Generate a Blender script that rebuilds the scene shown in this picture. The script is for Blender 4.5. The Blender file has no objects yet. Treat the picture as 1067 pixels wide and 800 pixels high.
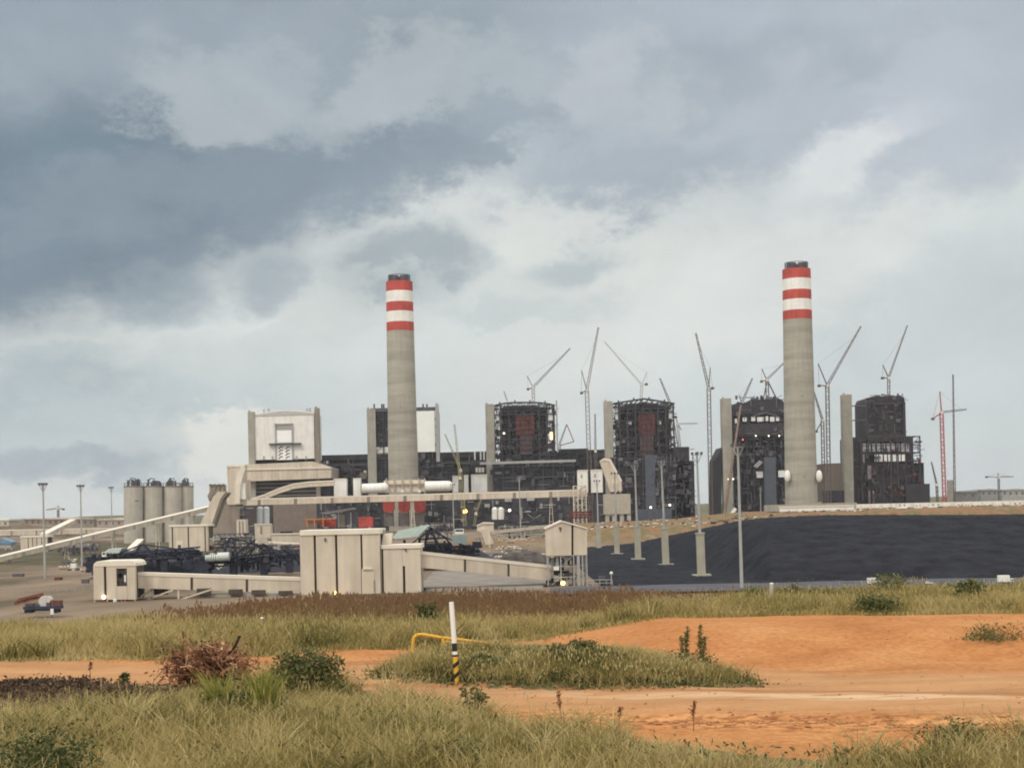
import bpy, bmesh, math, random
import numpy as np
from mathutils import Vector, Matrix

sc = bpy.context.scene
COL = sc.collection
rad = math.radians
RNG = random.Random(7)
NR = np.random.default_rng(7)

# ---------------------------------------------------------------- camera
FPX, PPX, PPY, ROLL, CAMZ = 1500.0, 533.5, 530.0, rad(1.25), 4.0
cam = bpy.data.cameras.new("camera")
cam.sensor_width = 36.0
cam.lens = 36.0 * FPX / 1067.0
cam.shift_y = 130.0 / 1067.0
cam.clip_start, cam.clip_end = 0.5, 40000
cam_o = bpy.data.objects.new("camera", cam)
COL.objects.link(cam_o)
cam_o.matrix_world = Matrix.Translation((0, 0, CAMZ)) @ Matrix.Rotation(rad(90), 4, 'X') @ Matrix.Rotation(-ROLL, 4, 'Z')
sc.camera = cam_o

sc.view_settings.view_transform = 'Standard'
sc.view_settings.look = 'None'
sc.view_settings.exposure = 0.0
sc.view_settings.gamma = 1.0
sc.cycles.max_bounces = 4
sc.cycles.diffuse_bounces = 2
sc.cycles.glossy_bounces = 2
sc.cycles.transparent_max_bounces = 8
sc.cycles.volume_bounces = 0
sc.cycles.pixel_filter_type = 'BLACKMAN_HARRIS'
sc.cycles.filter_width = 1.9

# ---------------------------------------------------------------- sun
SUN_EL, SUN_AZ = rad(48), rad(215)          # azimuth clockwise from +Y: behind the camera, left
sun = bpy.data.lights.new("sun", 'SUN')
sun.energy = 1.5
sun.angle = rad(14)
sun.color = (1.0, 0.93, 0.82)
sun_o = bpy.data.objects.new("sun", sun)
COL.objects.link(sun_o)
sd = Vector((math.sin(SUN_AZ) * math.cos(SUN_EL), math.cos(SUN_AZ) * math.cos(SUN_EL), math.sin(SUN_EL)))
sun_o.rotation_euler = sd.to_track_quat('Z', 'Y').to_euler()

# ---------------------------------------------------------------- sky
def s2l(r, g, b):
    f = lambda c: (c / 255 / 12.92) if c / 255 <= .04045 else ((c / 255 + .055) / 1.055) ** 2.4
    return (f(r), f(g), f(b))

world = bpy.data.worlds.new("World")
sc.world = world
world.use_nodes = True
world.cycles.sampling_method = 'MANUAL'
world.cycles.sample_map_resolution = 512

def build_sky():
    nt = world.node_tree
    N, L = nt.nodes, nt.links
    N.clear()
    def nd(t, **k):
        n = N.new(t)
        for a, v in k.items(): setattr(n, a, v)
        return n
    def M(op, a, b=None, c=None, clamp=False):
        n = nd('ShaderNodeMath', operation=op); n.use_clamp = clamp
        for i, v in enumerate((a, b, c)):
            if v is None: continue
            if isinstance(v, (int, float)): n.inputs[i].default_value = v
            else: L.new(v, n.inputs[i])
        return n.outputs[0]
    tc = nd('ShaderNodeTexCoord')
    sep = nd('ShaderNodeSeparateXYZ'); L.new(tc.outputs['Generated'], sep.inputs[0])
    x, y, z = sep.outputs
    az = M('ARCTAN2', x, y)
    hz = M('SQRT', M('ADD', M('MULTIPLY', x, x), M('MULTIPLY', y, y)))
    el = M('ARCTAN2', z, hz)
    # cloud-plane style coordinate for noise: azimuth, stretched elevation
    cv = nd('ShaderNodeCombineXYZ'); L.new(az, cv.inputs[0]); L.new(M('MULTIPLY', el, 1.5), cv.inputs[1])
    def noise(scale, det=5, rough=.55, off=0.0, dist=0.0):
        n = nd('ShaderNodeTexNoise'); n.noise_dimensions = '3D'
        n.inputs['Scale'].default_value = scale; n.inputs['Detail'].default_value = det
        n.inputs['Roughness'].default_value = rough; n.inputs['Distortion'].default_value = dist
        a = nd('ShaderNodeVectorMath', operation='ADD'); L.new(cv.outputs[0], a.inputs[0]); a.inputs[1].default_value = (off, off * 1.7, off * .6)
        L.new(a.outputs[0], n.inputs['Vector'])
        return n
    n1, n2, n3 = noise(7, 6, .58, 3.1), noise(18, 8, .66, 9.7), noise(3.2, 3, .5, 5.5)
    nf = noise(9, 7, .62, 1.3, .4)
    def cen(n): return M('SUBTRACT', n.outputs['Fac'], .5)
    wa = M('ADD', az, M('ADD', M('MULTIPLY', cen(n1), .15), M('MULTIPLY', cen(n2), .11)))
    nb1, nb2 = noise(7, 6, .58, 23.1), noise(18, 8, .66, 29.7)
    we = M('ADD', el, M('ADD', M('MULTIPLY', cen(nb1), .12), M('MULTIPLY', cen(nb2), .095)))
    wa2 = M('MULTIPLY_ADD', M('SUBTRACT', wa, az), .5, az); we2 = M('MULTIPLY_ADD', M('SUBTRACT', we, el), .5, el)
    def blob(px, py, sx, sy, rot, soft, calm=False):
        """soft ellipse mask; centre and size given as directions of the photograph's field of view"""
        u, v = px - PPX, PPY - py
        a0 = math.atan((u * math.cos(ROLL) + v * math.sin(ROLL)) / FPX)
        e0 = math.atan((-u * math.sin(ROLL) + v * math.cos(ROLL)) / FPX)
        c, s = math.cos(rad(rot)), math.sin(rad(rot))
        da, de = M('SUBTRACT', wa2 if calm else wa, a0), M('SUBTRACT', we2 if calm else we, e0)
        p = M('MULTIPLY', M('ADD', M('MULTIPLY', da, c), M('MULTIPLY', de, s)), FPX / sx)
        q = M('MULTIPLY', M('SUBTRACT', M('MULTIPLY', de, c), M('MULTIPLY', da, s)), FPX / sy)
        r = M('SQRT', M('ADD', M('MULTIPLY', p, p), M('MULTIPLY', q, q)))
        mr = nd('ShaderNodeMapRange', interpolation_type='SMOOTHERSTEP')
        L.new(r, mr.inputs[0])
        mr.inputs[1].default_value = 1 + soft * .8; mr.inputs[2].default_value = max(0.0, 1 - soft * .8)
        mr.inputs[3].default_value = 0; mr.inputs[4].default_value = 1
        return mr.outputs[0]
    def mix(a, b, f):
        n = nd('ShaderNodeMix', data_type='RGBA')
        L.new(f, n.inputs[0]) if not isinstance(f, float) else setattr(n.inputs[0], 'default_value', f)
        for s, v in ((n.inputs[6], a), (n.inputs[7], b)):
            if isinstance(v, tuple): s.default_value = (*v, 1)
            else: L.new(v, s)
        return n.outputs[2]
    C = lambda r, g, b: s2l(r, g, b)
    col = mix(C(208, 215, 215), C(220, 224, 221), n3.outputs['Fac'])
    LAY = [  # px, py, sx, sy, rot, soft, colour, opacity
        (1010, 400, 330, 170, 10, .8, C(199, 208, 210), .7),
        (60, 470, 260, 60, 4, .7, C(176, 190, 196), .85),
        (330, 395, 330, 55, 12, .8, C(192, 202, 204), .6),
        (20, 505, 170, 16, 3, .6, C(158, 174, 184), .8),
        (250, 448, 120, 26, 0, .6, C(214, 218, 214), .75),
        (75, 372, 85, 26, 6, .6, C(212, 217, 214), .65),
        (70, 400, 110, 26, 8, .7, C(172, 186, 193), .7),
        (560, 245, 250, 60, 14, .7, C(222, 226, 222), .85),
        (690, 330, 330, 80, 8, .9, C(222, 226, 222), .7),
        (900, 225, 130, 55, 28, .8, C(216, 221, 220), .7),
        (432, 275, 84, 40, 8, .55, C(163, 175, 181), .9, 1),
        (296, 291, 36, 22, 4, .95, C(166, 178, 185), .85, 1),
        (598, 273, 50, 20, 10, .7, C(182, 194, 198), .85, 1),
        (170, 314, 56, 24, 12, .7, C(174, 186, 192), .7, 1),
        (500, 465, 500, 36, 1, .8, C(208, 215, 214), .5),
        (190, 512, 500, 20, 1, .7, C(222, 226, 222), .75),
        (250, 450, 85, 34, 2, .4, C(228, 229, 222), .9),
        (30, 490, 105, 15, 2, .6, C(158, 173, 183), .7, 1),
        (330, 340, 260, 26, 10, .6, C(204, 211, 209), .6),
        (540, 330, 70, 20, 5, .6, C(190, 200, 203), .5),
        (790, 290, 190, 50, 14, .6, C(223, 226, 223), .75),
        (985, 330, 120, 60, 8, .7, C(196, 205, 208), .6),
        # the dark deck
        (150, 40, 900, 196, 13, .38, C(158, 170, 180), .95, 1),
        (900, 40, 420, 140, 10, .45, C(176, 186, 196), .9, 1),
        (80, 225, 410, 102, 17, .6, C(116, 134, 148), .95, 1),
        (380, 165, 420, 45, 11, .8, C(140, 154, 166), .8),
        (650, 190, 110, 26, 6, .8, C(166, 178, 188), .8),
        (1020, 140, 130, 60, 12, .8, C(184, 192, 202), .8),
        (255, 100, 120, 42, -12, .6, C(180, 189, 194), .85),
        (420, 95, 62, 52, -10, .55, C(183, 191, 196), .85),
        (540, 105, 72, 50, 0, .55, C(180, 189, 195), .8),
        (655, 82, 58, 58, -15, .5, C(189, 197, 202), .85),
        (770, 100, 60, 38, 0, .8, C(184, 192, 199), .6),
        (888, 170, 80, 24, 26, .7, C(224, 228, 228), .85, 1),
        (60, 20, 300, 60, 6, .9, C(150, 162, 174), .6),
        (735, 60, 50, 36, 10, .5, C(168, 179, 189), .6),
        (310, 60, 60, 40, 0, .5, C(164, 175, 184), .6),
        (500, 150, 90, 26, 8, .5, C(150, 163, 174), .6),
        (960, 90, 70, 50, 20, .6, C(190, 197, 206), .6),
    ]
    for px, py, sx, sy, rot, soft, c, op, *calm in LAY:
        f = M('MULTIPLY', blob(px, py, sx, sy, rot, soft, bool(calm)), op)
        col = mix(col, c, f)
    # internal cloud texture
    tex = M('MULTIPLY_ADD', cen(nf), .34, 1.0)
    vm = nd('ShaderNodeVectorMath', operation='SCALE'); L.new(col, vm.inputs[0]); L.new(tex, vm.inputs['Scale'])
    col = vm.outputs[0]
    # overcast dome: brighter, thinner cloud high up
    up = nd('ShaderNodeMapRange', interpolation_type='SMOOTHSTEP'); L.new(el, up.inputs[0])
    up.inputs[1].default_value = rad(20); up.inputs[2].default_value = rad(60)
    up.inputs[3].default_value = 0; up.inputs[4].default_value = 1
    col = mix(col, (1.75, 1.72, 1.66), up.outputs[0])
    bk = nd('ShaderNodeMapRange', interpolation_type='SMOOTHSTEP'); L.new(y, bk.inputs[0])
    bk.inputs[1].default_value = .1; bk.inputs[2].default_value = -.5
    bk.inputs[3].default_value = 0; bk.inputs[4].default_value = .8
    col = mix(col, (1.35, 1.28, 1.17), bk.outputs[0])
    sky = nd('ShaderNodeTexSky', sky_type='NISHITA')
    sky.sun_disc = False; sky.sun_elevation = SUN_EL; sky.sun_rotation = SUN_AZ
    s10 = nd('ShaderNodeVectorMath', operation='SCALE'); L.new(col, s10.inputs[0]); s10.inputs['Scale'].default_value = 10.0
    fin = mix(s10.outputs[0], sky.outputs[0], .03)
    bg = nd('ShaderNodeBackground'); bg.inputs['Strength'].default_value = .1
    L.new(fin, bg.inputs['Color'])
    out = nd('ShaderNodeOutputWorld'); L.new(bg.outputs[0], out.inputs[0])
build_sky()

# ---------------------------------------------------------------- helpers
def at(px, py, Y):
    """the world point seen at pixel (px, py) at distance Y along the view"""
    u, v = px - PPX, PPY - py
    a = u * math.cos(ROLL) + v * math.sin(ROLL)
    b = -u * math.sin(ROLL) + v * math.cos(ROLL)
    return Vector((a * Y / FPX, Y, CAMZ + b * Y / FPX))

def ground_pt(px, py, z=0.0):
    u, v = px - PPX, PPY - py
    b = -u * math.sin(ROLL) + v * math.cos(ROLL)
    return at(px, py, (z - CAMZ) * FPX / b)

MATS = {}
def mat(name, rgb, rough=.8, var=.12, scale=.3, streak=0.0, metal=0.0, rgb2=None, det=6, bump=0.0, spec=.3, stretch=(1, 1, 1)):
    if name in MATS: return MATS[name]
    m = bpy.data.materials.new(name); m.use_nodes = True
    nt = m.node_tree; N, L = nt.nodes, nt.links
    p = N['Principled BSDF']
    p.inputs['Roughness'].default_value = rough; p.inputs['Metallic'].default_value = metal
    p.inputs['Specular IOR Level'].default_value = spec
    g = N.new('ShaderNodeNewGeometry')
    mp = N.new('ShaderNodeMapping'); L.new(g.outputs['Position'], mp.inputs[0]); mp.inputs['Scale'].default_value = stretch
    n = N.new('ShaderNodeTexNoise'); n.inputs['Scale'].default_value = scale; n.inputs['Detail'].default_value = det; n.inputs['Roughness'].default_value = .6
    L.new(mp.outputs[0], n.inputs['Vector'])
    lo = tuple(c * (1 - var) for c in rgb); hi = tuple(min(1, c * (1 + var)) for c in rgb)
    if rgb2: hi = rgb2
    r = N.new('ShaderNodeValToRGB'); e = r.color_ramp.elements
    e[0].position, e[1].position = .34, .66
    e[0].color = (*lo, 1); e[1].color = (*hi, 1)
    L.new(n.outputs['Fac'], r.inputs[0])
    c = r.outputs[0]
    if streak:
        mp2 = N.new('ShaderNodeMapping'); L.new(g.outputs['Position'], mp2.inputs[0]); mp2.inputs['Scale'].default_value = (1, 1, .08)
        n2 = N.new('ShaderNodeTexNoise'); n2.inputs['Scale'].default_value = scale * 4; n2.inputs['Detail'].default_value = 4
        L.new(mp2.outputs[0], n2.inputs['Vector'])
        r2 = N.new('ShaderNodeValToRGB'); e2 = r2.color_ramp.elements
        e2[0].position, e2[1].position = .32, .62
        e2[0].color = (1 - streak, 1 - streak * 1.05, 1 - streak * 1.1, 1); e2[1].color = (1, 1, 1, 1)
        L.new(n2.outputs['Fac'], r2.inputs[0])
        mx = N.new('ShaderNodeMix'); mx.data_type = 'RGBA'; mx.blend_type = 'MULTIPLY'; mx.inputs[0].default_value = 1
        L.new(c, mx.inputs[6]); L.new(r2.outputs[0], mx.inputs[7]); c = mx.outputs[2]
    L.new(c, p.inputs['Base Color'])
    if bump:
        b = N.new('ShaderNodeBump'); b.inputs['Strength'].default_value = bump; b.inputs['Distance'].default_value = .3 / max(scale, .05) * .3
        L.new(n.outputs['Fac'], b.inputs['Height']); L.new(b.outputs[0], p.inputs['Normal'])
    MATS[name] = m
    return m

def emat(name, rgb, s):
    m = bpy.data.materials.new(name); m.use_nodes = True
    p = m.node_tree.nodes['Principled BSDF']
    p.inputs['Base Color'].default_value = (*rgb, 1)
    p.inputs['Emission Color'].default_value = (*rgb, 1); p.inputs['Emission Strength'].default_value = s
    MATS[name] = m
    return m

ORIG = {}
def tag(o, label=None, cat=None, group=None, kind=None):
    if label: o['label'] = label
    if cat: o['category'] = cat
    if group: o['group'] = group
    if kind: o['kind'] = kind
    return o

def thing(name, label, cat, loc, group=None):
    o = bpy.data.objects.new(name, None); COL.objects.link(o)
    o.empty_display_size = .5
    o.location = loc; ORIG[o.name] = Vector(loc)
    return tag(o, label, cat, group)

def link_mesh(name, me, m, parent=None, origin=None):
    o = bpy.data.objects.new(name, me); COL.objects.link(o)
    if m: me.materials.append(m)
    if parent is not None:
        o.parent = parent; ORIG[o.name] = ORIG[parent.name]
    else:
        o.location = origin or (0, 0, 0); ORIG[o.name] = Vector(o.location)
    return o

class MB:
    def __init__(s): s.v = []; s.f = []
    def add(s, vs, fs):
        k = len(s.v); s.v += [tuple(v) for v in vs]; s.f += [tuple(i + k for i in f) for f in fs]; return s
    def box(s, a, b):
        x0, y0, z0 = (min(a[i], b[i]) for i in range(3)); x1, y1, z1 = (max(a[i], b[i]) for i in range(3))
        return s.add([(x0, y0, z0), (x1, y0, z0), (x1, y1, z0), (x0, y1, z0), (x0, y0, z1), (x1, y0, z1), (x1, y1, z1), (x0, y1, z1)],
                     [(0, 3, 2, 1), (4, 5, 6, 7), (0, 1, 5, 4), (1, 2, 6, 5), (2, 3, 7, 6), (3, 0, 4, 7)])
    def pbox(s, x0, y0, x1, y1, Y, dep):
        """axis-aligned box whose front face at distance Y spans the given picture rectangle"""
        my, mx = (y0 + y1) / 2, (x0 + x1) / 2
        return s.box((at(x0, my, Y).x, Y, at(mx, y1, Y).z), (at(x1, my, Y).x, Y + dep, at(mx, y0, Y).z))
    def prism(s, pts, Y, dep, Y2=None):
        """outline at distance Y extruded dep metres away from the viewer"""
        n = len(pts)
        P = [at(p[0], p[1], p[2] if len(p) > 2 else Y) for p in pts]
        Q = [p + Vector((0, dep, 0)) for p in P]
        return s.add(P + Q, [tuple(range(n)), tuple(range(2 * n - 1, n - 1, -1))] + [(i, i + n, (i + 1) % n + n, (i + 1) % n) for i in range(n)])
    def beam(s, p, q, w, h=None):
        p, q = Vector(p), Vector(q); d = q - p
        if d.length < 1e-6: return s
        d.normalize(); h = h or w
        up = Vector((0, 1, 0)) if abs(d.y) < .9 else Vector((0, 0, 1))
        a = d.cross(up).normalized() * w / 2; b = d.cross(a).normalized() * h / 2
        return s.add([p - a - b, p + a - b, p + a + b, p - a + b, q - a - b, q + a - b, q + a + b, q - a + b],
                     [(0, 1, 2, 3), (7, 6, 5, 4), (0, 4, 5, 1), (1, 5, 6, 2), (2, 6, 7, 3), (3, 7, 4, 0)])
    def cyl(s, p, q, r0, r1=None, n=12):
        p, q = Vector(p), Vector(q); r1 = r0 if r1 is None else r1
        d = (q - p).normalized(); up = Vector((0, 1, 0)) if abs(d.y) < .9 else Vector((1, 0, 0))
        a = d.cross(up).normalized(); b = d.cross(a).normalized()
        vs = []
        for c, r in ((p, r0), (q, r1)):
            vs += [c + (a * math.cos(t) + b * math.sin(t)) * r for t in (2 * math.pi * i / n for i in range(n))]
        return s.add(vs, [tuple(range(n - 1, -1, -1)), tuple(range(n, 2 * n))] + [(i, (i + 1) % n, (i + 1) % n + n, i + n) for i in range(n)])
    def lattice(s, p, q, w, step, cw, w2=None):
        """four-chord lattice boom from p to q, section w at p and w2 at q, chord width cw"""
        p, q = Vector(p), Vector(q); d = q - p; Ln = d.length; d.normalize(); w2 = w if w2 is None else w2
        up = Vector((0, 1, 0)) if abs(d.y) < .9 else Vector((0, 0, 1))
        a = d.cross(up).normalized(); b = d.cross(a).normalized()
        n = max(2, int(Ln / step)); rings = []
        for i in range(n + 1):
            t = i / n; c = p + d * Ln * t; h = (w * (1 - t) + w2 * t) / 2
            rings.append([c + a * h + b * h, c - a * h + b * h, c - a * h - b * h, c + a * h - b * h])
        for k in range(4): s.beam(rings[0][k], rings[-1][k], cw)
        for i in range(n):
            for k in range(4):
                A, B = (k, (k + 1) % 4) if i % 2 else ((k + 1) % 4, k)
                s.beam(rings[i][A], rings[i + 1][B], cw * .6)
        return s
    def sphere(s, c, r, n=10, m=7, sz=1.0):
        c = Vector(c); vs = []; fs = []
        for j in range(m + 1):
            ph = math.pi * j / m
            for i in range(n):
                t = 2 * math.pi * i / n
                vs.append(c + Vector((math.sin(ph) * math.cos(t) * r, math.sin(ph) * math.sin(t) * r, math.cos(ph) * r * sz)))
        for j in range(m):
            for i in range(n): fs.append((j * n + i, (j + 1) * n + i, (j + 1) * n + (i + 1) % n, j * n + (i + 1) % n))
        return s.add(vs, fs)
    def tube(s, pts, r, n=6):
        for p, q in zip(pts[:-1], pts[1:]): s.cyl(p, q, r, r, n)
        return s
    def build(s, name, m, parent=None, bevel=0, smooth=False):
        bm = bmesh.new()
        if parent is not None: org = ORIG[parent.name]
        else:
            xs = [v[0] for v in s.v]; ys = [v[1] for v in s.v]; zs = [v[2] for v in s.v]
            org = Vector(((min(xs) + max(xs)) / 2, (min(ys) + max(ys)) / 2, min(zs)))
        vs = [bm.verts.new((v[0] - org[0], v[1] - org[1], v[2] - org[2])) for v in s.v]
        for f in s.f:
            try: bm.faces.new([vs[i] for i in f])
            except ValueError: pass
        bmesh.ops.recalc_face_normals(bm, faces=bm.faces)
        me = bpy.data.meshes.new(name); bm.to_mesh(me); bm.free()
        if smooth: me.polygons.foreach_set('use_smooth', [True] * len(me.polygons))
        o = link_mesh(name, me, m, parent, org)
        if bevel:
            b = o.modifiers.new('bevel', 'BEVEL'); b.width = bevel; b.segments = 2; b.limit_method = 'ANGLE'
        return o

def copy_tree(o, parent=None):
    c = o.copy(); COL.objects.link(c)
    if parent is not None: c.parent = parent
    for ch in list(o.children): copy_tree(ch, c)
    return c

def pbox(name, m, parent, x0, y0, x1, y1, Y, dep, bevel=0):
    return MB().pbox(x0, y0, x1, y1, Y, dep).build(name, m, parent, bevel)

# ---------------------------------------------------------------- materials
CREAM = mat('cream_cladding', (.60, .525, .43), .8, .10, .12, streak=.20)
CREAM2 = mat('cream_roof', (.68, .62, .53), .7, .06, .2)
CONC = mat('weathered_concrete', (.345, .33, .285), .9, .12, .12, streak=.14)
CONC2 = mat('chimney_concrete', (.345, .33, .28), .9, .17, .16, streak=.12, stretch=(.10, .10, 1))
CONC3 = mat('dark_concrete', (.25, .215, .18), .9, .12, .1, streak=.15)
WHITE = mat('white_paint', (.76, .755, .72), .7, .07, .12, streak=.13)
RED = mat('red_paint', (.44, .066, .052), .7, .16, .12, streak=.2)
STEEL = mat('dark_steel', (.038, .034, .044), .6, .35, .15)
STEEL2 = mat('grey_steel', (.085, .082, .098), .6, .25, .15)
STEEL3 = mat('dark_cladding', (.030, .027, .036), .7, .35, .08, streak=.2)
STEEL_M = mat('mid_steel', (.14, .135, .15), .6, .3, .2)
LSTEEL = mat('galvanised_steel', (.36, .36, .35), .5, .12, .3, metal=.2)
RUST = mat('red_primer_panel', (.125, .038, .032), .85, .4, .25, streak=.3)
BROWN = mat('brown_panel', (.085, .055, .05), .8, .25, .2)
CRANE_G = mat('crane_grey', (.13, .10, .09), .6, .2, .3)
CRANE_R = mat('crane_red', (.36, .06, .05), .6, .2, .3)
CRANE_Y = mat('crane_yellow', (.27, .25, .15), .6, .2, .3)
CRANE_W = mat('crane_pale', (.34, .33, .31), .6, .15, .3)
COALB = mat('blue_black_steel', (.022, .026, .045), .6, .35, .5)
TEAL = mat('pale_teal_sheet', (.44, .53, .5), .5, .08, .5)
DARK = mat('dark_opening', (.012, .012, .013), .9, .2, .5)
ORANGE = mat('orange_primer', (.48, .17, .06), .7, .2, .4)
YELLOW = mat('yellow_paint', (.62, .36, .04), .5, .15, 2.0)
BLACKP = mat('black_paint', (.02, .02, .02), .5, .3, 2.0)
RUBBER = mat('tyre_rubber', (.02, .02, .02), .9, .2, 2.0)
GLASS = mat('dark_glass', (.03, .04, .05), .15, .1, 1.0, spec=.6)
BLUEP = mat('blue_sheet', (.16, .26, .36), .5, .1, .5)
LAMP_Y = emat('lit_lamp_amber', (1.0, .62, .16), 6.0)
LAMP_W = emat('lit_lamp_warm', (1.0, .84, .62), 4.0)
LAMP_R = emat('lit_lamp_red', (1.0, .18, .12), 2.5)
# ---------------------------------------------------------------- terrain
def smooth(t): t = np.clip(t, 0, 1); return t * t * (3 - 2 * t)
def wob(x, y, s, seed=0):
    """cheap smooth pseudo-noise in about -1..1"""
    a = seed * 1.7
    return (np.sin(x / s + a + 1.3 * np.sin(y / s * .7 + a)) + np.sin(y / s * 1.3 + 2.1 * a + 1.1 * np.sin(x / s * .9 + 2))
            + .6 * np.sin((x + y) / s * 1.9 + a * 3) + .4 * np.sin((x - 1.4 * y) / s * 3.1 + a)) / 3

YARD = -14.0
def crest(X): return 53.5 - 5.5 * smooth((-9.0 - X) / 8.0)
ISL_C, ISL_R = (0.95, 34.3), (4.4, 2.3)
def isl(X, Y): 
    dx = (X - ISL_C[0]) / ISL_R[0]
    return np.sqrt(dx ** 2 + ((Y - ISL_C[1] + .28 * (X - .95)) / ISL_R[1]) ** 2) + .09 * wob(X, Y, .9, 11) + .05 * wob(X, Y, .35, 12)
def zt(X, Y):
    X, Y = np.asarray(X, float), np.asarray(Y, float)
    near = smooth((90 - Y) / 30)
    z = near * (.10 * wob(X, Y, 3.1, 1) + .04 * wob(X, Y, .9, 2))
    t = Y + .28 * X - 31.5
    # the graded dirt surface is flatter, with a low bank behind it on the right
    z = z + near * .42 * smooth((t - 7.5) / 5) * smooth((X - 1.5) / 4)
    z = z - near * .10 * np.exp(-((t + 3.3) / .35) ** 2) * smooth((X + 1) / 3)
    for o, dp in ((-2.1, .05), (-.95, .045), (1.6, .05), (2.8, .06), (4.2, .035)):     # wheel ruts
        o2 = o + .22 * np.sin(X * .35 + o * 3)
        z = z + near * dp * (-np.exp(-((t - o2) / .17) ** 2) + .6 * np.exp(-((t - o2 - .3) / .12) ** 2) + .5 * np.exp(-((t - o2 + .3) / .12) ** 2))
    z = z + .38 * np.clip(1 - isl(X, Y), 0, 1) ** .6 * (1 - .45 * smooth((X - 1.5) / 3.5))
    # dark spoil heap, left
    z = z + .38 * np.exp(-(((X + 10.9) / 2.3) ** 2 + ((Y - 32.4) / 1.3) ** 2)) * (1 + .3 * wob(X, Y, .5, 4))
    d = Y - crest(X)
    z = z + YARD * smooth(d / 120.0) * (1 if True else 0)
    z = z - .26 * smooth((Y - 44) / 7) * smooth((X - 1) / 6) * near
    # yard tracks and spoil, left
    far = smooth((Y - 250) / 60)
    z = z + far * .5 * wob(X, Y, 37, 5) * (1 - smooth((Y - 900) / 300)) * smooth((10 - X) / 20)
    # raised earth bank behind the coal, right
    h = np.interp(X, [10, 30, 39, 103, 143, 211, 300, 600], [0, 5, 8.0, 9.8, 13.0, 14.0, 14.4, 14.4])
    z = z + (h + .4 * wob(X, Y, 13, 6) * smooth(h / 5)) * smooth((Y - 632) / 30) * (1 - smooth((Y - 900) / 120))
    # earth bank in the middle distance
    z = z + 4.2 * np.exp(-((Y - 640) / 22) ** 2) * smooth((X + 46) / 12) * smooth((24 - X) / 12)
    # far gentle hills
    z = z + smooth((Y - 1900) / 900) * (14 + 9 * wob(X, Y, 420, 7) + 5 * wob(X, Y, 130, 8))
    return z

DIRT_PX = [(-260, 698), (0, 692), (180, 686), (300, 684), (350, 676), (480, 673), (560, 667), (600, 659), (700, 651), (800, 648), (1067, 650), (1300, 652),
           (1300, 772), (1067, 770), (960, 776), (900, 787), (820, 791), (750, 785), (640, 771), (520, 750), (400, 727), (360, 712), (290, 705), (180, 711), (0, 717), (-260, 722)]
DIRT = np.array([ground_pt(*p)[:2] for p in DIRT_PX])
def poly_sd(P, X, Y):
    """signed distance to polygon, positive inside"""
    X, Y = np.asarray(X, float), np.asarray(Y, float)
    d = np.full(X.shape, 1e9); ins = np.zeros(X.shape, bool); n = len(P)
    for i in range(n):
        (x0, y0), (x1, y1) = P[i], P[(i + 1) % n]
        ex, ey = x1 - x0, y1 - y0
        t = np.clip(((X - x0) * ex + (Y - y0) * ey) / (ex * ex + ey * ey), 0, 1)
        d = np.minimum(d, np.hypot(X - x0 - t * ex, Y - y0 - t * ey))
        c = ((y0 > Y) != (y1 > Y)) & (X < (x1 - x0) * (Y - y0) / (y1 - y0 + 1e-12) + x0)
        ins ^= c
    return np.where(ins, d, -d)

def dirt_sd(X, Y): 
    s = poly_sd(DIRT, X, Y)
    return np.minimum(s, (isl(X, Y) - 1.0) * 2.2)

def grid_mesh(name, xs, ys, zf, attrs=None):
    X, Y = np.meshgrid(xs, ys); Z = zf(X, Y)
    nx, ny = len(xs), len(ys)
    me = bpy.data.meshes.new(name)
    me.vertices.add(nx * ny)
    me.vertices.foreach_set('co', np.stack([X, Y, Z], -1).ravel().astype(np.float32))
    idx = np.arange(nx * ny).reshape(ny, nx)
    q = np.stack([idx[:-1, :-1], idx[:-1, 1:], idx[1:, 1:], idx[1:, :-1]], -1).reshape(-1, 4)
    me.loops.add(q.size); me.loops.foreach_set('vertex_index', q.ravel().astype(np.int32))
    me.polygons.add(len(q)); me.polygons.foreach_set('loop_start', np.arange(0, q.size, 4, dtype=np.int32))
    me.polygons.foreach_set('use_smooth', np.ones(len(q), bool))
    for an, fn in (attrs or {}).items():
        a = me.attributes.new(an, 'FLOAT', 'POINT'); a.data.foreach_set('value', fn(X, Y).ravel().astype(np.float32))
    me.update(); me.validate()
    return me

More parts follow.
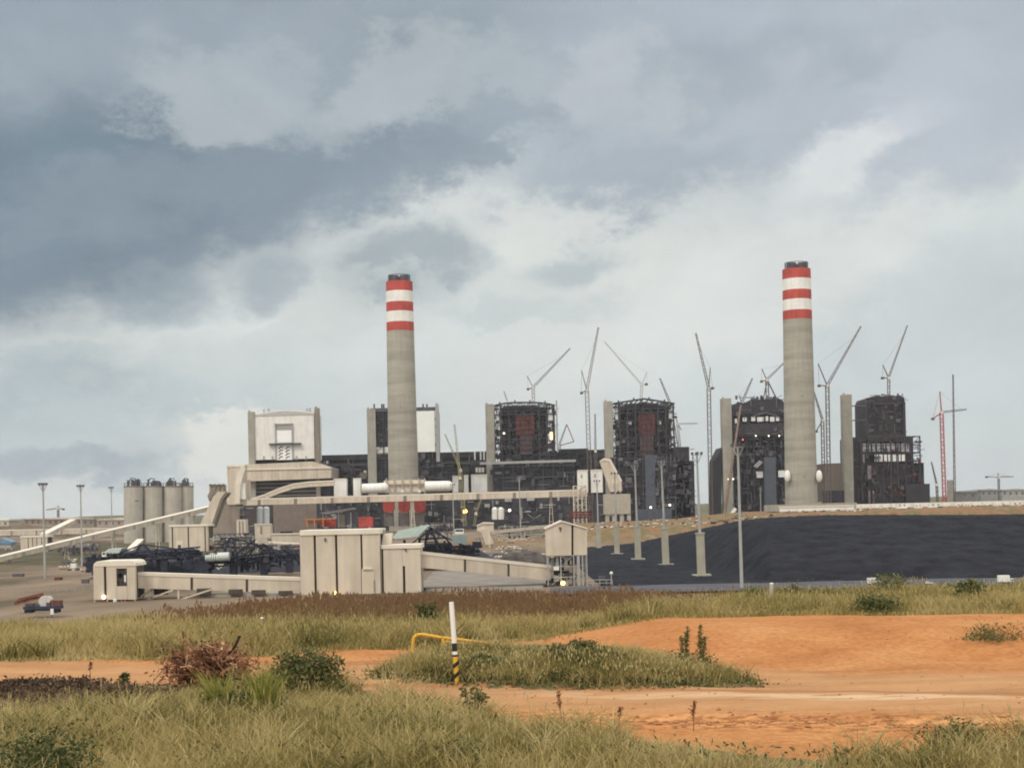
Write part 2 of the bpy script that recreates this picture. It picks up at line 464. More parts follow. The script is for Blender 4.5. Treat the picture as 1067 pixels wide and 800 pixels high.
def ground_material():
    m = bpy.data.materials.new('ground_soil'); m.use_nodes = True
    nt = m.node_tree; N, L = nt.nodes, nt.links; p = N['Principled BSDF']
    p.inputs['Roughness'].default_value = .95; p.inputs['Specular IOR Level'].default_value = .1
    g = N.new('ShaderNodeNewGeometry')
    def noise(sc_, det=6, st=(1, 1, 1), rot=0, rough=.6):
        mp = N.new('ShaderNodeMapping'); L.new(g.outputs['Position'], mp.inputs[0]); mp.inputs['Scale'].default_value = st; mp.inputs['Rotation'].default_value = (0, 0, rot)
        n = N.new('ShaderNodeTexNoise'); n.inputs['Scale'].default_value = sc_; n.inputs['Detail'].default_value = det; n.inputs['Roughness'].default_value = rough
        L.new(mp.outputs[0], n.inputs['Vector']); return n.outputs['Fac']
    def ramp(f, stops):
        r = N.new('ShaderNodeValToRGB'); e = r.color_ramp.elements
        while len(e) < len(stops): e.new(.5)
        for k, (ps, c) in enumerate(stops): e[k].position = ps; e[k].color = (*c, 1)
        L.new(f, r.inputs[0]); return r.outputs[0]
    def M(op, a, b, c=None):
        n = N.new('ShaderNodeMath'); n.operation = op
        for i, v in enumerate((a, b, c)):
            if v is None: continue
            if isinstance(v, (int, float)): n.inputs[i].default_value = v
            else: L.new(v, n.inputs[i])
        return n.outputs[0]
    def mix(a, b, f, mode='MIX'):
        n = N.new('ShaderNodeMix'); n.data_type = 'RGBA'; n.blend_type = mode
        if isinstance(f, float): n.inputs[0].default_value = f
        else: L.new(f, n.inputs[0])
        for s_, v in ((n.inputs[6], a), (n.inputs[7], b)):
            if isinstance(v, tuple): s_.default_value = (*v, 1)
            else: L.new(v, s_)
        return n.outputs[2]
    def att(nm):
        a = N.new('ShaderNodeAttribute'); a.attribute_name = nm; return a.outputs['Fac']
    def step(f, lo, hi):
        n = N.new('ShaderNodeMapRange'); n.interpolation_type = 'SMOOTHSTEP'; L.new(f, n.inputs[0]); n.inputs[1].default_value = lo; n.inputs[2].default_value = hi; return n.outputs[0]
    rrot = math.atan(.28)
    # orange graded dirt with wheel tracks along the road direction
    base = ramp(noise(.35, 7), [(.3, (.36, .148, .053)), (.5, (.43, .19, .070)), (.72, (.50, .25, .102))])
    fine = ramp(noise(6, 6), [(.35, (.78, .76, .74)), (.65, (1.08, 1.08, 1.08))])
    base = mix(base, fine, 1.0, 'MULTIPLY')
    trk = ramp(noise(1.0, 5, (.045, 1.0, 1), rrot), [(.38, (.62, .58, .54)), (.5, (1, 1, 1)), (.64, (1.15, 1.24, 1.36))])
    sp = N.new('ShaderNodeSeparateXYZ'); L.new(g.outputs['Position'], sp.inputs[0])
    t = M('ADD', M('MULTIPLY_ADD', sp.outputs[0], .28, sp.outputs[1]), -31.5)
    wv = noise(.5, 4, (.4, 1, 1)); t2 = M('ADD', t, M('MULTIPLY', M('SUBTRACT', wv, .5), 1.1))
    onroad = M('MULTIPLY', step(t2, -5.0, -3.8), M('SUBTRACT', 1.0, step(t2, 5.0, 6.5)))
    base = mix(base, mix(base, trk, 1.0, 'MULTIPLY'), onroad)
    tan = ramp(noise(1.2, 6, (.25, 1, 1), rrot), [(.3, (.34, .185, .088)), (.7, (.45, .27, .14))])
    base = mix(base, tan, M('MULTIPLY', M('MULTIPLY', step(t2, -3.4, -1.4), M('SUBTRACT', 1.0, step(t2, 4.0, 6.0))), .75))
    dusty = ramp(noise(1.5, 6, (.3, 1, 1), rrot), [(.3, (.50, .33, .19)), (.7, (.62, .46, .30))])
    strip = M('MULTIPLY', step(t2, -.75, -.35), M('SUBTRACT', 1.0, step(t2, .25, .6)))
    base = mix(base, dusty, M('MULTIPLY', strip, M('MULTIPLY', step(sp.outputs[0], -3.0, 7.0), M('MULTIPLY', step(noise(2.5, 6, (.35, 1.3, 1), rrot), .34, .56), .8))))
    edge = M('MULTIPLY', step(t2, .6, .75), M('SUBTRACT', 1.0, step(t2, .9, 1.25)))
    base = mix(base, (.30, .13, .055), M('MULTIPLY', edge, .7))
    clod = ramp(noise(3.0, 3, (1, 1.6, 1)), [(.42, (.62, .58, .55)), (.5, (1, 1, 1)), (.62, (1.2, 1.2, 1.2))])
    lowr = M('MULTIPLY', step(t2, -5.5, -4.3), M('SUBTRACT', 1.0, step(t2, -3.0, -2.4)))
    base = mix(base, mix(base, clod, 1.0, 'MULTIPLY'), lowr)
    # grassy soil
    soil = ramp(noise(.8, 6), [(.3, (.085, .066, .034)), (.55, (.135, .112, .05)), (.75, (.20, .155, .075))])
    spoil = ramp(noise(2.5, 6), [(.3, (.06, .037, .024)), (.5, (.115, .07, .045)), (.7, (.19, .125, .08))])
    soil = mix(soil, spoil, att('spoil'))
    dm = step(M('ADD', att('dirt'), M('MULTIPLY', M('SUBTRACT', noise(1.6, 6), .5), 1.5)), -.12, .12)
    nearc = mix(soil, base, dm)
    # the yard: brown earth, pale tracks
    yard = ramp(noise(.03, 7, (1, .35, 1), .1), [(.32, (.075, .062, .042)), (.45, (.15, .115, .08)), (.56, (.21, .16, .115)), (.7, (.30, .24, .175))])
    bank = ramp(noise(.09, 7), [(.34, (.16, .082, .045)), (.46, (.24, .14, .08)), (.56, (.13, .115, .055)), (.68, (.27, .19, .125))])
    yard = mix(yard, bank, att('bank'))
    grn = ramp(noise(.05, 6), [(.35, (.055, .055, .034)), (.65, (.12, .10, .062))])
    yard = mix(yard, grn, att('verge'))
    farc = ramp(noise(.004, 6), [(.35, (.07, .085, .05)), (.65, (.15, .13, .085))])
    yard = mix(yard, farc, step(sp.outputs[1], 1500.0, 2200.0))
    c = mix(nearc, yard, step(sp.outputs[1], 75.0, 130.0))
    L.new(c, p.inputs['Base Color'])
    b = N.new('ShaderNodeBump'); b.inputs['Strength'].default_value = .55; b.inputs['Distance'].default_value = .12
    L.new(M('ADD', noise(2.2, 8), M('MULTIPLY', noise(1.4, 5, (.1, 1.6, 1), rrot), .6)), b.inputs['Height']); L.new(b.outputs[0], p.inputs['Normal'])
    return m

def axis(parts):
    out = []
    for a, b, s in parts: out += list(np.arange(a, b, s))
    return np.array(out + [parts[-1][1]])
gx = axis([(-7000, -1500, 300), (-1500, -400, 25), (-400, -60, 6), (-60, -26, 1.0), (-26, 26, .16), (26, 60, 1.0), (60, 400, 6), (400, 1500, 25), (1500, 7000, 300)])
gy = axis([(-60, 14, 4), (14, 62, .16), (62, 200, 2.0), (200, 900, 6), (900, 1500, 25), (1500, 9000, 150)])
gm = grid_mesh('ground', gx, gy, zt, {
    'dirt': lambda X, Y: np.where(Y < 80, np.clip(dirt_sd(X, np.minimum(Y, 90)), -4, 4), -4),
    'spoil': lambda X, Y: np.clip(1.7 * np.exp(-(((X + 10.9) / 2.2) ** 2 + ((Y - 32.4) / 1.2) ** 2)), 0, 1),
    'verge': lambda X, Y: np.clip(smooth((-70 - X) / 30) * smooth((Y - 540) / 50) * (1 - smooth((Y - 1000) / 100)) + .8 * np.exp(-((Y - 250 - .25 * X) / 9) ** 2) * (X < -20) + smooth((Y - 470) / 30) * smooth((X + 120) / 20) * smooth((-20 - X) / 10) * .8 * (Y < 620), 0, 1),
    'bank': lambda X, Y: smooth((zt(X, Y) - YARD - 1.5) / 2.5) * smooth((Y - 500) / 60)})
g = link_mesh('ground', gm, ground_material()); tag(g, kind='structure')

# ---------------------------------------------------------------- coal
def coal_floor(X, Y): return zt(X, Y) * 0 + YARD + .25 + .12 * wob(X, Y, 9, 3)
def coal_h(X, Y):
    q = X / Y                                       # the heap spreads along a diagonal toe
    hc = np.interp(q, [.06, .071, .0877, .111, .1377, .1543, .1777, .22, .36], [.3, 1.2, 2.6, 5.8, 9.4, 11.4, 12.6, 13.0, 12.2])
    yc = np.interp(q, [.06, .071, .0877, .111, .1377, .1543, .1777], [628, 622, 606, 580, 540, 510, 480])
    yt = np.interp(q, [.06, .0877, .107, .1317, .1777, .36], [600, 562, 486, 400, 326, 322]) + 2.0 * wob(X, Y, 11, 9)
    face = np.clip((Y - yt) / np.maximum(20, np.minimum(yc - yt, 70)), 0, 1) ** .85
    back = np.clip((yc + 14 - Y) / 14, 0, 1)
    low = .5 * np.clip(wob(X, Y, 17, 4), 0, 1) * smooth((X - 20) / 10)
    jit = np.random.default_rng(3).normal(0, .11, X.shape)
    return np.maximum(hc * np.minimum(face, back) + low + .10 * wob(X, Y, 3.3, 5) * face + jit, .02)
COAL = mat('coal', (.017, .018, .024), .95, .3, .18, rgb2=(.027, .0285, .036), bump=.3, spec=.08, det=10)
cm = grid_mesh('coal_stockpile', np.arange(16, 330, 1.0), np.arange(318, 640, 1.3), lambda X, Y: np.where((X < 20) | (Y > 636) | (Y < 320), YARD - 1.0, YARD + .25 + np.maximum(coal_h(X, Y), 0)))
tag(link_mesh('coal_stockpile', cm, COAL), 'long blue black coal heap with a flat top, right of the yard', 'coal heap')
rm = grid_mesh('coal_road', np.arange(8, 330, 3.0), np.arange(292, 318.1, 2.0), lambda X, Y: zt(X, Y) * 0 + YARD + .5 + .1 * wob(X, Y, 8, 2))
tag(link_mesh('coal_road', rm, mat('road_dust', (.075, .076, .088), .9, .2, .15)), kind='structure')

# ---------------------------------------------------------------- grass and weeds
def blade_material(name, stops, trans=.35):
    m = bpy.data.materials.new(name); m.use_nodes = True
    nt = m.node_tree; N, L = nt.nodes, nt.links
    a = N.new('ShaderNodeAttribute'); a.attribute_name = 'tint'
    r = N.new('ShaderNodeValToRGB'); e = r.color_ramp.elements
    while len(e) < len(stops): e.new(.5)
    for k, (ps, c) in enumerate(stops): e[k].position = ps; e[k].color = (*c, 1)
    L.new(a.outputs['Fac'], r.inputs[0])
    p = N['Principled BSDF']; p.inputs['Roughness'].default_value = .75; p.inputs['Specular IOR Level'].default_value = .2
    L.new(r.outputs[0], p.inputs['Base Color'])
    t = N.new('ShaderNodeBsdfTranslucent'); L.new(r.outputs[0], t.inputs[0])
    x = N.new('ShaderNodeMixShader'); x.inputs[0].default_value = trans
    L.new(p.outputs[0], x.inputs[1]); L.new(t.outputs[0], x.inputs[2])
    L.new(x.outputs[0], N['Material Output'].inputs['Surface'])
    return m

def tri_mesh(name, V, T, tint_v):
    me = bpy.data.meshes.new(name)
    me.vertices.add(len(V)); me.vertices.foreach_set('co', V.ravel().astype(np.float32))
    me.loops.add(T.size); me.loops.foreach_set('vertex_index', T.ravel().astype(np.int32))
    me.polygons.add(len(T)); me.polygons.foreach_set('loop_start', np.arange(0, T.size, 3, dtype=np.int32))
    a = me.attributes.new('tint', 'FLOAT', 'POINT'); a.data.foreach_set('value', tint_v.astype(np.float32))
    me.update()
    return me

def blades(X, Y, Z, H, Wd, lean, tint, head=None):
    """curved blades; head = (fraction of blades, width) adds a fuzzy seed head on top"""
    n = len(X); th = NR.uniform(0, 2 * np.pi, n); ln = lean * H * NR.uniform(.3, 1, n)
    dx, dy = np.cos(th) * ln, np.sin(th) * ln
    fa = NR.normal(0, .6, n); wx, wy = np.cos(fa) * Wd / 2, np.sin(fa) * Wd / 2
    B = np.stack([X, Y, Z], -1)
    def P(t, k, w): return np.stack([X + dx * t ** 2 + wx * w * k, Y + dy * t ** 2 + wy * w * k, Z + H * (t - .12 * lean * t ** 2)], -1)
    V = np.stack([P(0, -1, 1), P(0, 1, 1), P(.55, -1, .8), P(.55, 1, .8), P(1, 0, 0)], 1).reshape(-1, 3)
    i = (np.arange(n) * 5)[:, None]
    T = np.concatenate([i + np.array([[0, 1, 3]]), i + np.array([[0, 3, 2]]), i + np.array([[2, 3, 4]])])
    tv = np.repeat(tint, 5)
    if head is not None:
        k = NR.random(n) < head[0]; m = k.sum()
        if m:
            top = P(1, 0, 0)[k]; hh = H[k] * NR.uniform(.12, .25, m); hw = head[1] * NR.uniform(.6, 1.4, m)
            f = fa[k]
            hv = np.stack([top + np.stack([0 * hw, 0 * hw, -hh * .6], -1), top + np.stack([np.cos(f) * hw, np.sin(f) * hw, 0 * hw], -1),
                           top + np.stack([0 * hw, 0 * hw, hh * .6], -1), top - np.stack([np.cos(f) * hw, np.sin(f) * hw, 0 * hw], -1)], 1).reshape(-1, 3)
            o = len(V); j = (np.arange(m) * 4 + o)[:, None]
            V = np.concatenate([V, hv]); T = np.concatenate([T, j + np.array([[0, 1, 2]]), j + np.array([[0, 2, 3]])])
            tv = np.concatenate([tv, np.repeat(head[2] + NR.uniform(-.08, .08, m), 4)])
    return V, T, tv

def scatter(n, y0, y1, margin=1.35, power=1.0):
    """random ground points inside the wedge in front of the camera (wider than the frame)"""
    u = NR.random(n); Y = y0 + (y1 - y0) * u ** power
    X = NR.uniform(-1, 1, n) * Y * .356 * margin
    return X, Y

def patch(X, Y, s, seed): return .5 + .5 * wob(X, Y, s, seed)

GRASS = blade_material('meadow_grass', [(0, (.060, .066, .019)), (.22, (.15, .142, .042)), (.45, (.30, .24, .085)), (.7, (.45, .355, .15)), (1, (.56, .46, .24))])
SEED = blade_material('seeding_grass', [(0, (.15, .082, .046)), (.35, (.25, .15, .08)), (.6, (.27, .20, .095)), (.85, (.34, .27, .13)), (1, (.42, .34, .19))])
LEAFM = blade_material('weed_leaves', [(0, (.036, .05, .019)), (.35, (.10, .115, .04)), (.65, (.21, .19, .078)), (1, (.36, .29, .15))], .25)
DRYM = blade_material('dry_brush', [(0, (.08, .036, .02)), (.35, (.22, .09, .045)), (.7, (.36, .17, .09)), (1, (.52, .36, .22))], .1)
REED = blade_material('reed_leaves', [(0, (.12, .14, .03)), (.5, (.24, .24, .05)), (1, (.40, .36, .11))], .3)

# near meadow: left corner and lower edge
X, Y = scatter(150000, 20.5, 41, 1.3, 1.1)
sd = dirt_sd(X, Y); t = Y + .28 * X - 31.5
keep = (sd < .05 + .25 * NR.normal(size=len(X))) & (isl(X, Y) > 1.0) & (t < 6)
spo = np.exp(-(((X + 10.9) / 2.2) ** 2 + ((Y - 32.4) / 1.2) ** 2))
keep &= NR.random(len(X)) > spo * 1.5
keep &= NR.random(len(X)) < (.12 + 1.05 * patch(X, Y, .9, 3)) * np.clip(-sd / .9 + .25, .12, 1)
X, Y = X[keep], Y[keep]; n = len(X)
edge = np.clip(-dirt_sd(X, Y) / 1.8, .25, 1)
H = (.18 + .32 * patch(X, Y, 2.3, 2) + .50 * patch(X, Y, .55, 6) ** 2) * NR.uniform(.4, 1.25, n) * edge
H *= 1 - .72 * smooth((Y - 28) / 3) * smooth((-6.0 - X) / 2.5)
tint = np.clip(.03 + .60 * patch(X, Y, 1.6, 8) + .42 * patch(X, Y, .38, 9) + NR.normal(0, .15, n), 0, 1)
V, T, tv = blades(X, Y, zt(X, Y) - .03, H, NR.uniform(.008, .02, n), 1.1, tint, (.10, .008, .78))
tag(link_mesh('meadow_grass', tri_mesh('meadow_grass', V, T, tv), GRASS), 'tall yellow green grass in the near left corner beside the dirt', 'grass', kind='stuff')

def tussocks(X, Y, per, hgt, spread, wd, lean):
    """clumps of long arching blades round the given centres"""
    k = NR.integers(per[0], per[1], len(X)); c = np.repeat(np.arange(len(X)), k); n = len(c)
    h0 = NR.uniform(*hgt, len(X)); t0 = NR.uniform(.1, .95, len(X)); s0 = NR.uniform(.6, 1.5, len(X)) * spread
    x = X[c] + NR.normal(0, 1, n) * s0[c]; y = Y[c] + NR.normal(0, 1, n) * s0[c]
    return blades(x, y, zt(x, y) - .03, h0[c] * NR.uniform(.45, 1.1, n), NR.uniform(*wd, n), lean, np.clip(t0[c] + NR.normal(0, .16, n), 0, 1), (.10, wd[1] * .42, .72))
X, Y = scatter(1500, 20.8, 40, 1.25, 1.1)
k = (dirt_sd(X, Y) < -.35) & (isl(X, Y) > 1.05) & (Y + .28 * X < 37) & (patch(X, Y, 1.4, 31) > .36) & ((X > -5.5) | (Y < 28.5))
V, T, tv = tussocks(X[k], Y[k], (25, 80), (.35, .95), .10, (.010, .024), 1.25)
tag(link_mesh('grass_tussocks', tri_mesh('grass_tussocks', V, T, tv), GRASS), 'ragged arching tussocks standing out of the near meadow', 'grass', kind='stuff')
X, Y = scatter(900, 38, 55, 1.25, 1.0)
k = (dirt_sd(X, Y) < -.2) & (isl(X, Y) > 1.05) & (Y + .28 * X > 36) & (Y < crest(X) - 1) & (patch(X, Y, 2.0, 33) > .4)
V, T, tv = tussocks(X[k], Y[k], (25, 70), (.45, .95), .16, (.016, .034), 1.0)
tag(link_mesh('roadside_tussocks', tri_mesh('roadside_tussocks', V, T, tv), GRASS), 'ragged taller tussocks standing out of the grass band behind the dirt', 'grass', kind='stuff')
th, rr = NR.uniform(0, 2 * np.pi, 130), np.sqrt(NR.random(130)) * .95
X = ISL_C[0] + ISL_R[0] * rr * np.cos(th); Y = ISL_C[1] + ISL_R[1] * rr * np.sin(th) - .28 * (X - .95)
V, T, tv = tussocks(X, Y, (15, 60), (.2, .5), .12, (.010, .022), 1.3)
tag(link_mesh('island_tussocks', tri_mesh('island_tussocks', V, T, tv), GRASS), 'straggling tussocks on the mound between the dirt strips', 'grass', kind='stuff')

# far meadow between the dirt and the crest
X, Y = scatter(260000, 37, 58.5, 1.3, .9)
sd = dirt_sd(X, Y); t = Y + .28 * X - 31.5
keep = (sd < .1 + .3 * NR.normal(size=len(X))) & (t > 2.5) & (Y < crest(X) + 4) & (isl(X, Y) > 1.0)
keep &= NR.random(len(X)) < .4 + .8 * patch(X, Y, 1.7, 5)
X, Y = X[keep], Y[keep]; n = len(X); cr = crest(X)
edge = np.clip(-dirt_sd(X, Y) / 1.6, .3, 1)
H = (.34 + .30 * patch(X, Y, 3.1, 2) + .26 * patch(X, Y, .9, 6) ** 2) * NR.uniform(.45, 1.25, n) * edge
red = smooth((Y - cr + 6 + 2 * wob(X, Y, 4, 2)) / 4) * smooth((X + 13.5) / 5) * smooth((8.5 - X) / 6)
tint = np.clip(.06 + .50 * patch(X, Y, 2.2, 8) + .42 * patch(X, Y, .6, 9) + NR.normal(0, .13, n) + .12 * smooth((-8 - X) / 4), 0, 1)
isred = NR.random(n) < red * .8
a = ~isred
V, T, tv = blades(X[a], Y[a], zt(X[a], Y[a]) - .03, H[a], NR.uniform(.016, .036, a.sum()), .8, tint[a], (.10, .014, .78))
tag(link_mesh('roadside_grass', tri_mesh('roadside_grass', V, T, tv), GRASS), 'band of green and straw coloured grass behind the dirt road', 'grass', kind='stuff')
a = isred
V, T, tv = blades(X[a], Y[a], zt(X[a], Y[a]) - .03, H[a] * 1.15, NR.uniform(.018, .036, a.sum()), .45, np.clip(.22 + .40 * patch(X[a], Y[a], .8, 4) + NR.normal(0, .18, a.sum()), 0, 1), (.55, .032, .22))
tag(link_mesh('seeding_grass', tri_mesh('seeding_grass', V, T, tv), SEED), 'reddish brown seeding grass along the crest before the plant', 'grass', kind='stuff')

def leaf_quads(C, size, tint):
    """small folded leaves at points C"""
    n = len(C); a = NR.normal(size=(n, 3)); a /= np.linalg.norm(a, axis=1, keepdims=True)
    b = np.cross(a, NR.normal(size=(n, 3))); b /= np.linalg.norm(b, axis=1, keepdims=True)
    s = (size * NR.uniform(.6, 1.4, n))[:, None]
    V = np.stack([C - a * s, C + b * s * .42, C + a * s, C - b * s * .42], 1).reshape(-1, 3)
    i = (np.arange(n) * 4)[:, None]
    return V, np.concatenate([i + np.array([[0, 1, 2]]), i + np.array([[0, 2, 3]])]), np.repeat(tint, 4)

# the overgrown island between the two dirt strips
n = 60000
th, rr = NR.uniform(0, 2 * np.pi, n), np.sqrt(NR.random(n)) * (.93 + .10 * NR.normal(size=n))
X = ISL_C[0] + ISL_R[0] * rr * np.cos(th); Y = ISL_C[1] + ISL_R[1] * rr * np.sin(th) - .28 * (X - .95)
hp = (.10 + .62 * patch(X, Y, .42, 3) ** 2 * patch(X, Y, 1.1, 7) + .06) * (1 - .5 * rr ** 3)
hp = hp * np.clip((1.12 - isl(X, Y)) * 3, .15, 1) * (1 - .35 * smooth((X - 2) / 3))
Z = zt(X, Y) + hp * NR.random(n) ** .6
tint = np.clip(.42 + .8 * (patch(X, Y, .4, 12) - .5) + NR.normal(0, .24, n), 0, 1)
V1, T1, t1 = leaf_quads(np.stack([X, Y, Z], -1), .045, tint)
tag(link_mesh('island_weeds', tri_mesh('island_weeds', V1, T1, t1), LEAFM), 'low matted green weeds covering the mound between the dirt strips', 'weeds', kind='stuff')
k = NR.random(n) < .45 * np.clip((1.15 - isl(X, Y)) * 2.5, .1, 1); X, Y = X[k], Y[k]; n = len(X)
V, T, tv = blades(X, Y, zt(X, Y), NR.uniform(.15, .52, n) * (.6 + .6 * patch(X, Y, .8, 3)), NR.uniform(.01, .022, n), .8, np.clip(.2 + .6 * patch(X, Y, .6, 8) + NR.normal(0, .18, n), 0, 1), (.1, .016, .85))
tag(link_mesh('island_grass', tri_mesh('island_grass', V, T, tv), GRASS), 'tufted grass growing through the weeds on the mound', 'grass', kind='stuff')
# broad low weeds through the near meadow
X, Y = scatter(26000, 21, 36, 1.25, 1.0)
k = (dirt_sd(X, Y) < -.9) & (isl(X, Y) > 1.05) & ((X > -6) | (Y < 29.5)) & (Y + .28 * X < 36) & (patch(X, Y, 1.0, 21) > .58)
X, Y = X[k], Y[k]; n = len(X)
V1, T1, t1 = leaf_quads(np.stack([X, Y, zt(X, Y) + NR.uniform(.02, .38, n)], -1), .05, np.clip(.25 + NR.normal(0, .2, n), 0, 1))
tag(link_mesh('meadow_weeds', tri_mesh('meadow_weeds', V1, T1, t1), LEAFM), 'broad leaved weeds scattered through the near meadow', 'weeds', kind='stuff')
# litter and dry stems on the dark spoil heap
n = 5200
X = -10.9 + NR.normal(0, 1.6, n); Y = 32.3 + NR.normal(0, .75, n)
k = dirt_sd(X, Y) < -.05; X, Y = X[k], Y[k]; n = len(X)
V1, T1, t1 = leaf_quads(np.stack([X, Y, zt(X, Y) + np.abs(NR.normal(0, .07, n))], -1), .05, np.clip(.16 + .4 * (patch(X, Y, .5, 5) - .4) + NR.normal(0, .18, n), 0, 1))
tag(link_mesh('spoil_litter', tri_mesh('spoil_litter', V1, T1, t1), blade_material('brown_litter', [(0, (.05, .034, .024)), (.4, (.12, .08, .052)), (1, (.32, .24, .15))], .1)), 'dead brown litter over the dark spoil heap at the left edge', 'litter', kind='stuff')
# stones and clods on the dirt
cl = MB()
for _ in range(1500):
    X0 = RNG.uniform(-6, 14); tt = RNG.choice([RNG.gauss(-3.6, .5), RNG.gauss(-3.9, .25), RNG.uniform(-3.5, 12)]); Y0 = tt + 31.5 - .28 * X0
    if dirt_sd(np.array([X0]), np.array([Y0]))[0] < .1: continue
    r = RNG.uniform(.012, .05) if tt < -2 else RNG.uniform(.01, .03)
    z0 = float(zt(X0, Y0)); c = Vector((X0, Y0, z0 + r * .3)); vs = []
    for a, b, d in ((1, 0, 0), (-1, 0, 0), (0, 1, 0), (0, -1, 0), (0, 0, 1), (0, 0, -1)):
        vs.append(c + Vector((a * r * RNG.uniform(.7, 1.6), b * r * RNG.uniform(.7, 1.3), d * r * RNG.uniform(.5, 1))))
    cl.add(vs, [(0, 2, 4), (2, 1, 4), (1, 3, 4), (3, 0, 4), (2, 0, 5), (1, 2, 5), (3, 1, 5), (0, 3, 5)])
tag(cl.build('dirt_clods', mat('clod_soil', (.36, .17, .075), .95, .3, 5)), 'loose clods and stones strewn along the dirt road', 'clods', kind='stuff')

# single plants ------------------------------------------------------
def shrub(px, py, Y, h, w, n, size, label, m=LEAFM, base=.25, cols=5, stem_m=None, cat='bush', group=None):
    p = at(px, py, Y); z0 = float(zt(p.x, Y)); loc = (p.x, Y, z0)
    root = thing('leafy_weed' if h > 2.2 * w else 'bush', label, cat, loc, group)
    st = MB(); pts = []
    for _ in range(cols):
        a = RNG.uniform(0, 6.28); l = RNG.uniform(.3, 1) * w / 2
        tip = Vector(loc) + Vector((math.cos(a) * l, math.sin(a) * l * .8, h * RNG.uniform(.65, 1)))
        b0 = Vector(loc) + Vector((math.cos(a) * l * .2, math.sin(a) * l * .2, -.02))
        st.cyl(b0, tip, .018, .006, 5)
        for _ in range(n // cols):
            t = RNG.random() ** .8; c = b0.lerp(tip, .12 + .9 * t); sp = w * .22 * (1.15 - .75 * t)
            pts.append(c + Vector((RNG.gauss(0, sp), RNG.gauss(0, sp), RNG.gauss(0, sp * .7))))
    P = np.array([tuple(q) for q in pts]); P[:, 2] = np.maximum(P[:, 2], z0 + .02)
    st.build('stem', stem_m or mat('weed_stem', (.10, .075, .035), .9, .2, 3), root)
    V, T, tv = leaf_quads(P - np.array(loc), size, np.clip(base + NR.normal(0, .2, len(P)), 0, 1))
    link_mesh('foliage', tri_mesh('foliage', V, T, tv), m, root)
    return root

shrub(322, 716, 31.5, .95, 1.5, 3600, .055, 'dark green leafy bush left of the yellow rail', base=.4, cols=14)
shrub(255, 745, 27.5, .55, 1.5, 2600, .05, 'low green bush between the two reed tufts', base=.22, cols=10)
shrub(714, 700, 34.2, 1.02, .26, 900, .026, 'shorter left one of the two upright weeds on the mound end', base=.5, cols=3)
shrub(731, 700, 34.0, 1.2, .27, 1100, .027, 'taller right one of the two upright weeds on the mound end', base=.48, cols=3)
shrub(724, 702, 33.8, .4, 1.1, 900, .04, 'low leafy bush wrapping the feet of the two upright weeds', base=.36, cols=8)
shrub(447, 660, 48, .95, .75, 1100, .06, 'dark green bush behind the yellow rail', base=.22, cols=8)
shrub(918, 642, 48.5, .5, 1.5, 1500, .06, 'low dark bush at the top edge of the orange bank', base=.3, cols=10)
shrub(930, 628, 54, 1.0, 1.6, 1300, .05, 'green leafy bush rising from the grass below the coal heap', base=.45, cols=5)
shrub(845, 630, 55, 0.6, 1.6, 900, .05, 'green bush in the grass, left of the white pickup', base=.5, cols=5)
shrub(790, 632, 55, .55, 1.3, 700, .05, 'small green bush in the grass below the slender mast', base=.5, cols=5)
shrub(1010, 640, 50, .95, 1.3, 1300, .07, 'bright bush at the right end of the grass band', base=.42, cols=6)
shrub(1040, 692, 38.5, .16, 1.6, 900, .045, 'flat ground-hugging weed on the orange bank at the right edge', base=.45, cols=9)
shrub(128, 712, 35, .28, .3, 260, .045, 'tiny green weed standing in the left dirt strip', base=.2, cols=3)
shrub(492, 755, 26.3, .8, .5, 420, .05, 'brown tipped tall weed at the foot of the mound', base=.35, cols=4)
shrub(52, 810, 21.8, .55, 2.0, 3000, .04, 'blue green bush in the bottom left corner', base=.2, cols=12)
shrub(470, 812, 21.5, .4, 1.2, 1500, .04, 'leafy weed clump at the bottom edge below the marker post', base=.3, cols=9)
shrub(1000, 800, 22.5, .45, 1.3, 900, .04, 'thin green weed clump at the bottom right corner', base=.35, cols=9)

def stalk(px, py, Y, h, label, lean=0.0):
    p = at(px, py, Y); z0 = float(zt(p.x, Y)); root = thing('dry_stalk', label, 'weed', (p.x, Y, z0), 'dry weed stalks by the dirt road')
    pts = [Vector((p.x + lean * h * t ** 2 + .01 * math.sin(9 * t), Y, z0 + h * t)) for t in (0, .25, .5, .75, 1)]
    MB().tube(pts, .009, 5).build('stem', mat('dry_stem', (.20, .10, .05), .9, .2, 3), root)
    P = np.array([tuple(pts[2].lerp(pts[4], RNG.random() ** .7) + Vector((RNG.gauss(0, .022), RNG.gauss(0, .022), 0))) for _ in range(70)])
    V, T, tv = leaf_quads(P - np.array(root.location), .03, np.clip(.3 + NR.normal(0, .15, len(P)), 0, 1))
    link_mesh('seed_head', tri_mesh('seed_head', V, T, tv), DRYM, root)
stalk(585, 764, 26.5, .62, 'curved rusty dry stalk at the grass edge, left of three', -.08)
stalk(646, 772, 25.7, .45, 'short rusty dry stalk at the grass edge, between two taller ones', .05)
stalk(723, 776, 25.6, .52, 'straight dark dry stalk standing alone in the orange dirt', .04)
stalk(94, 705, 36.0, .42, 'thin dry twig standing in the left dirt strip', .06)

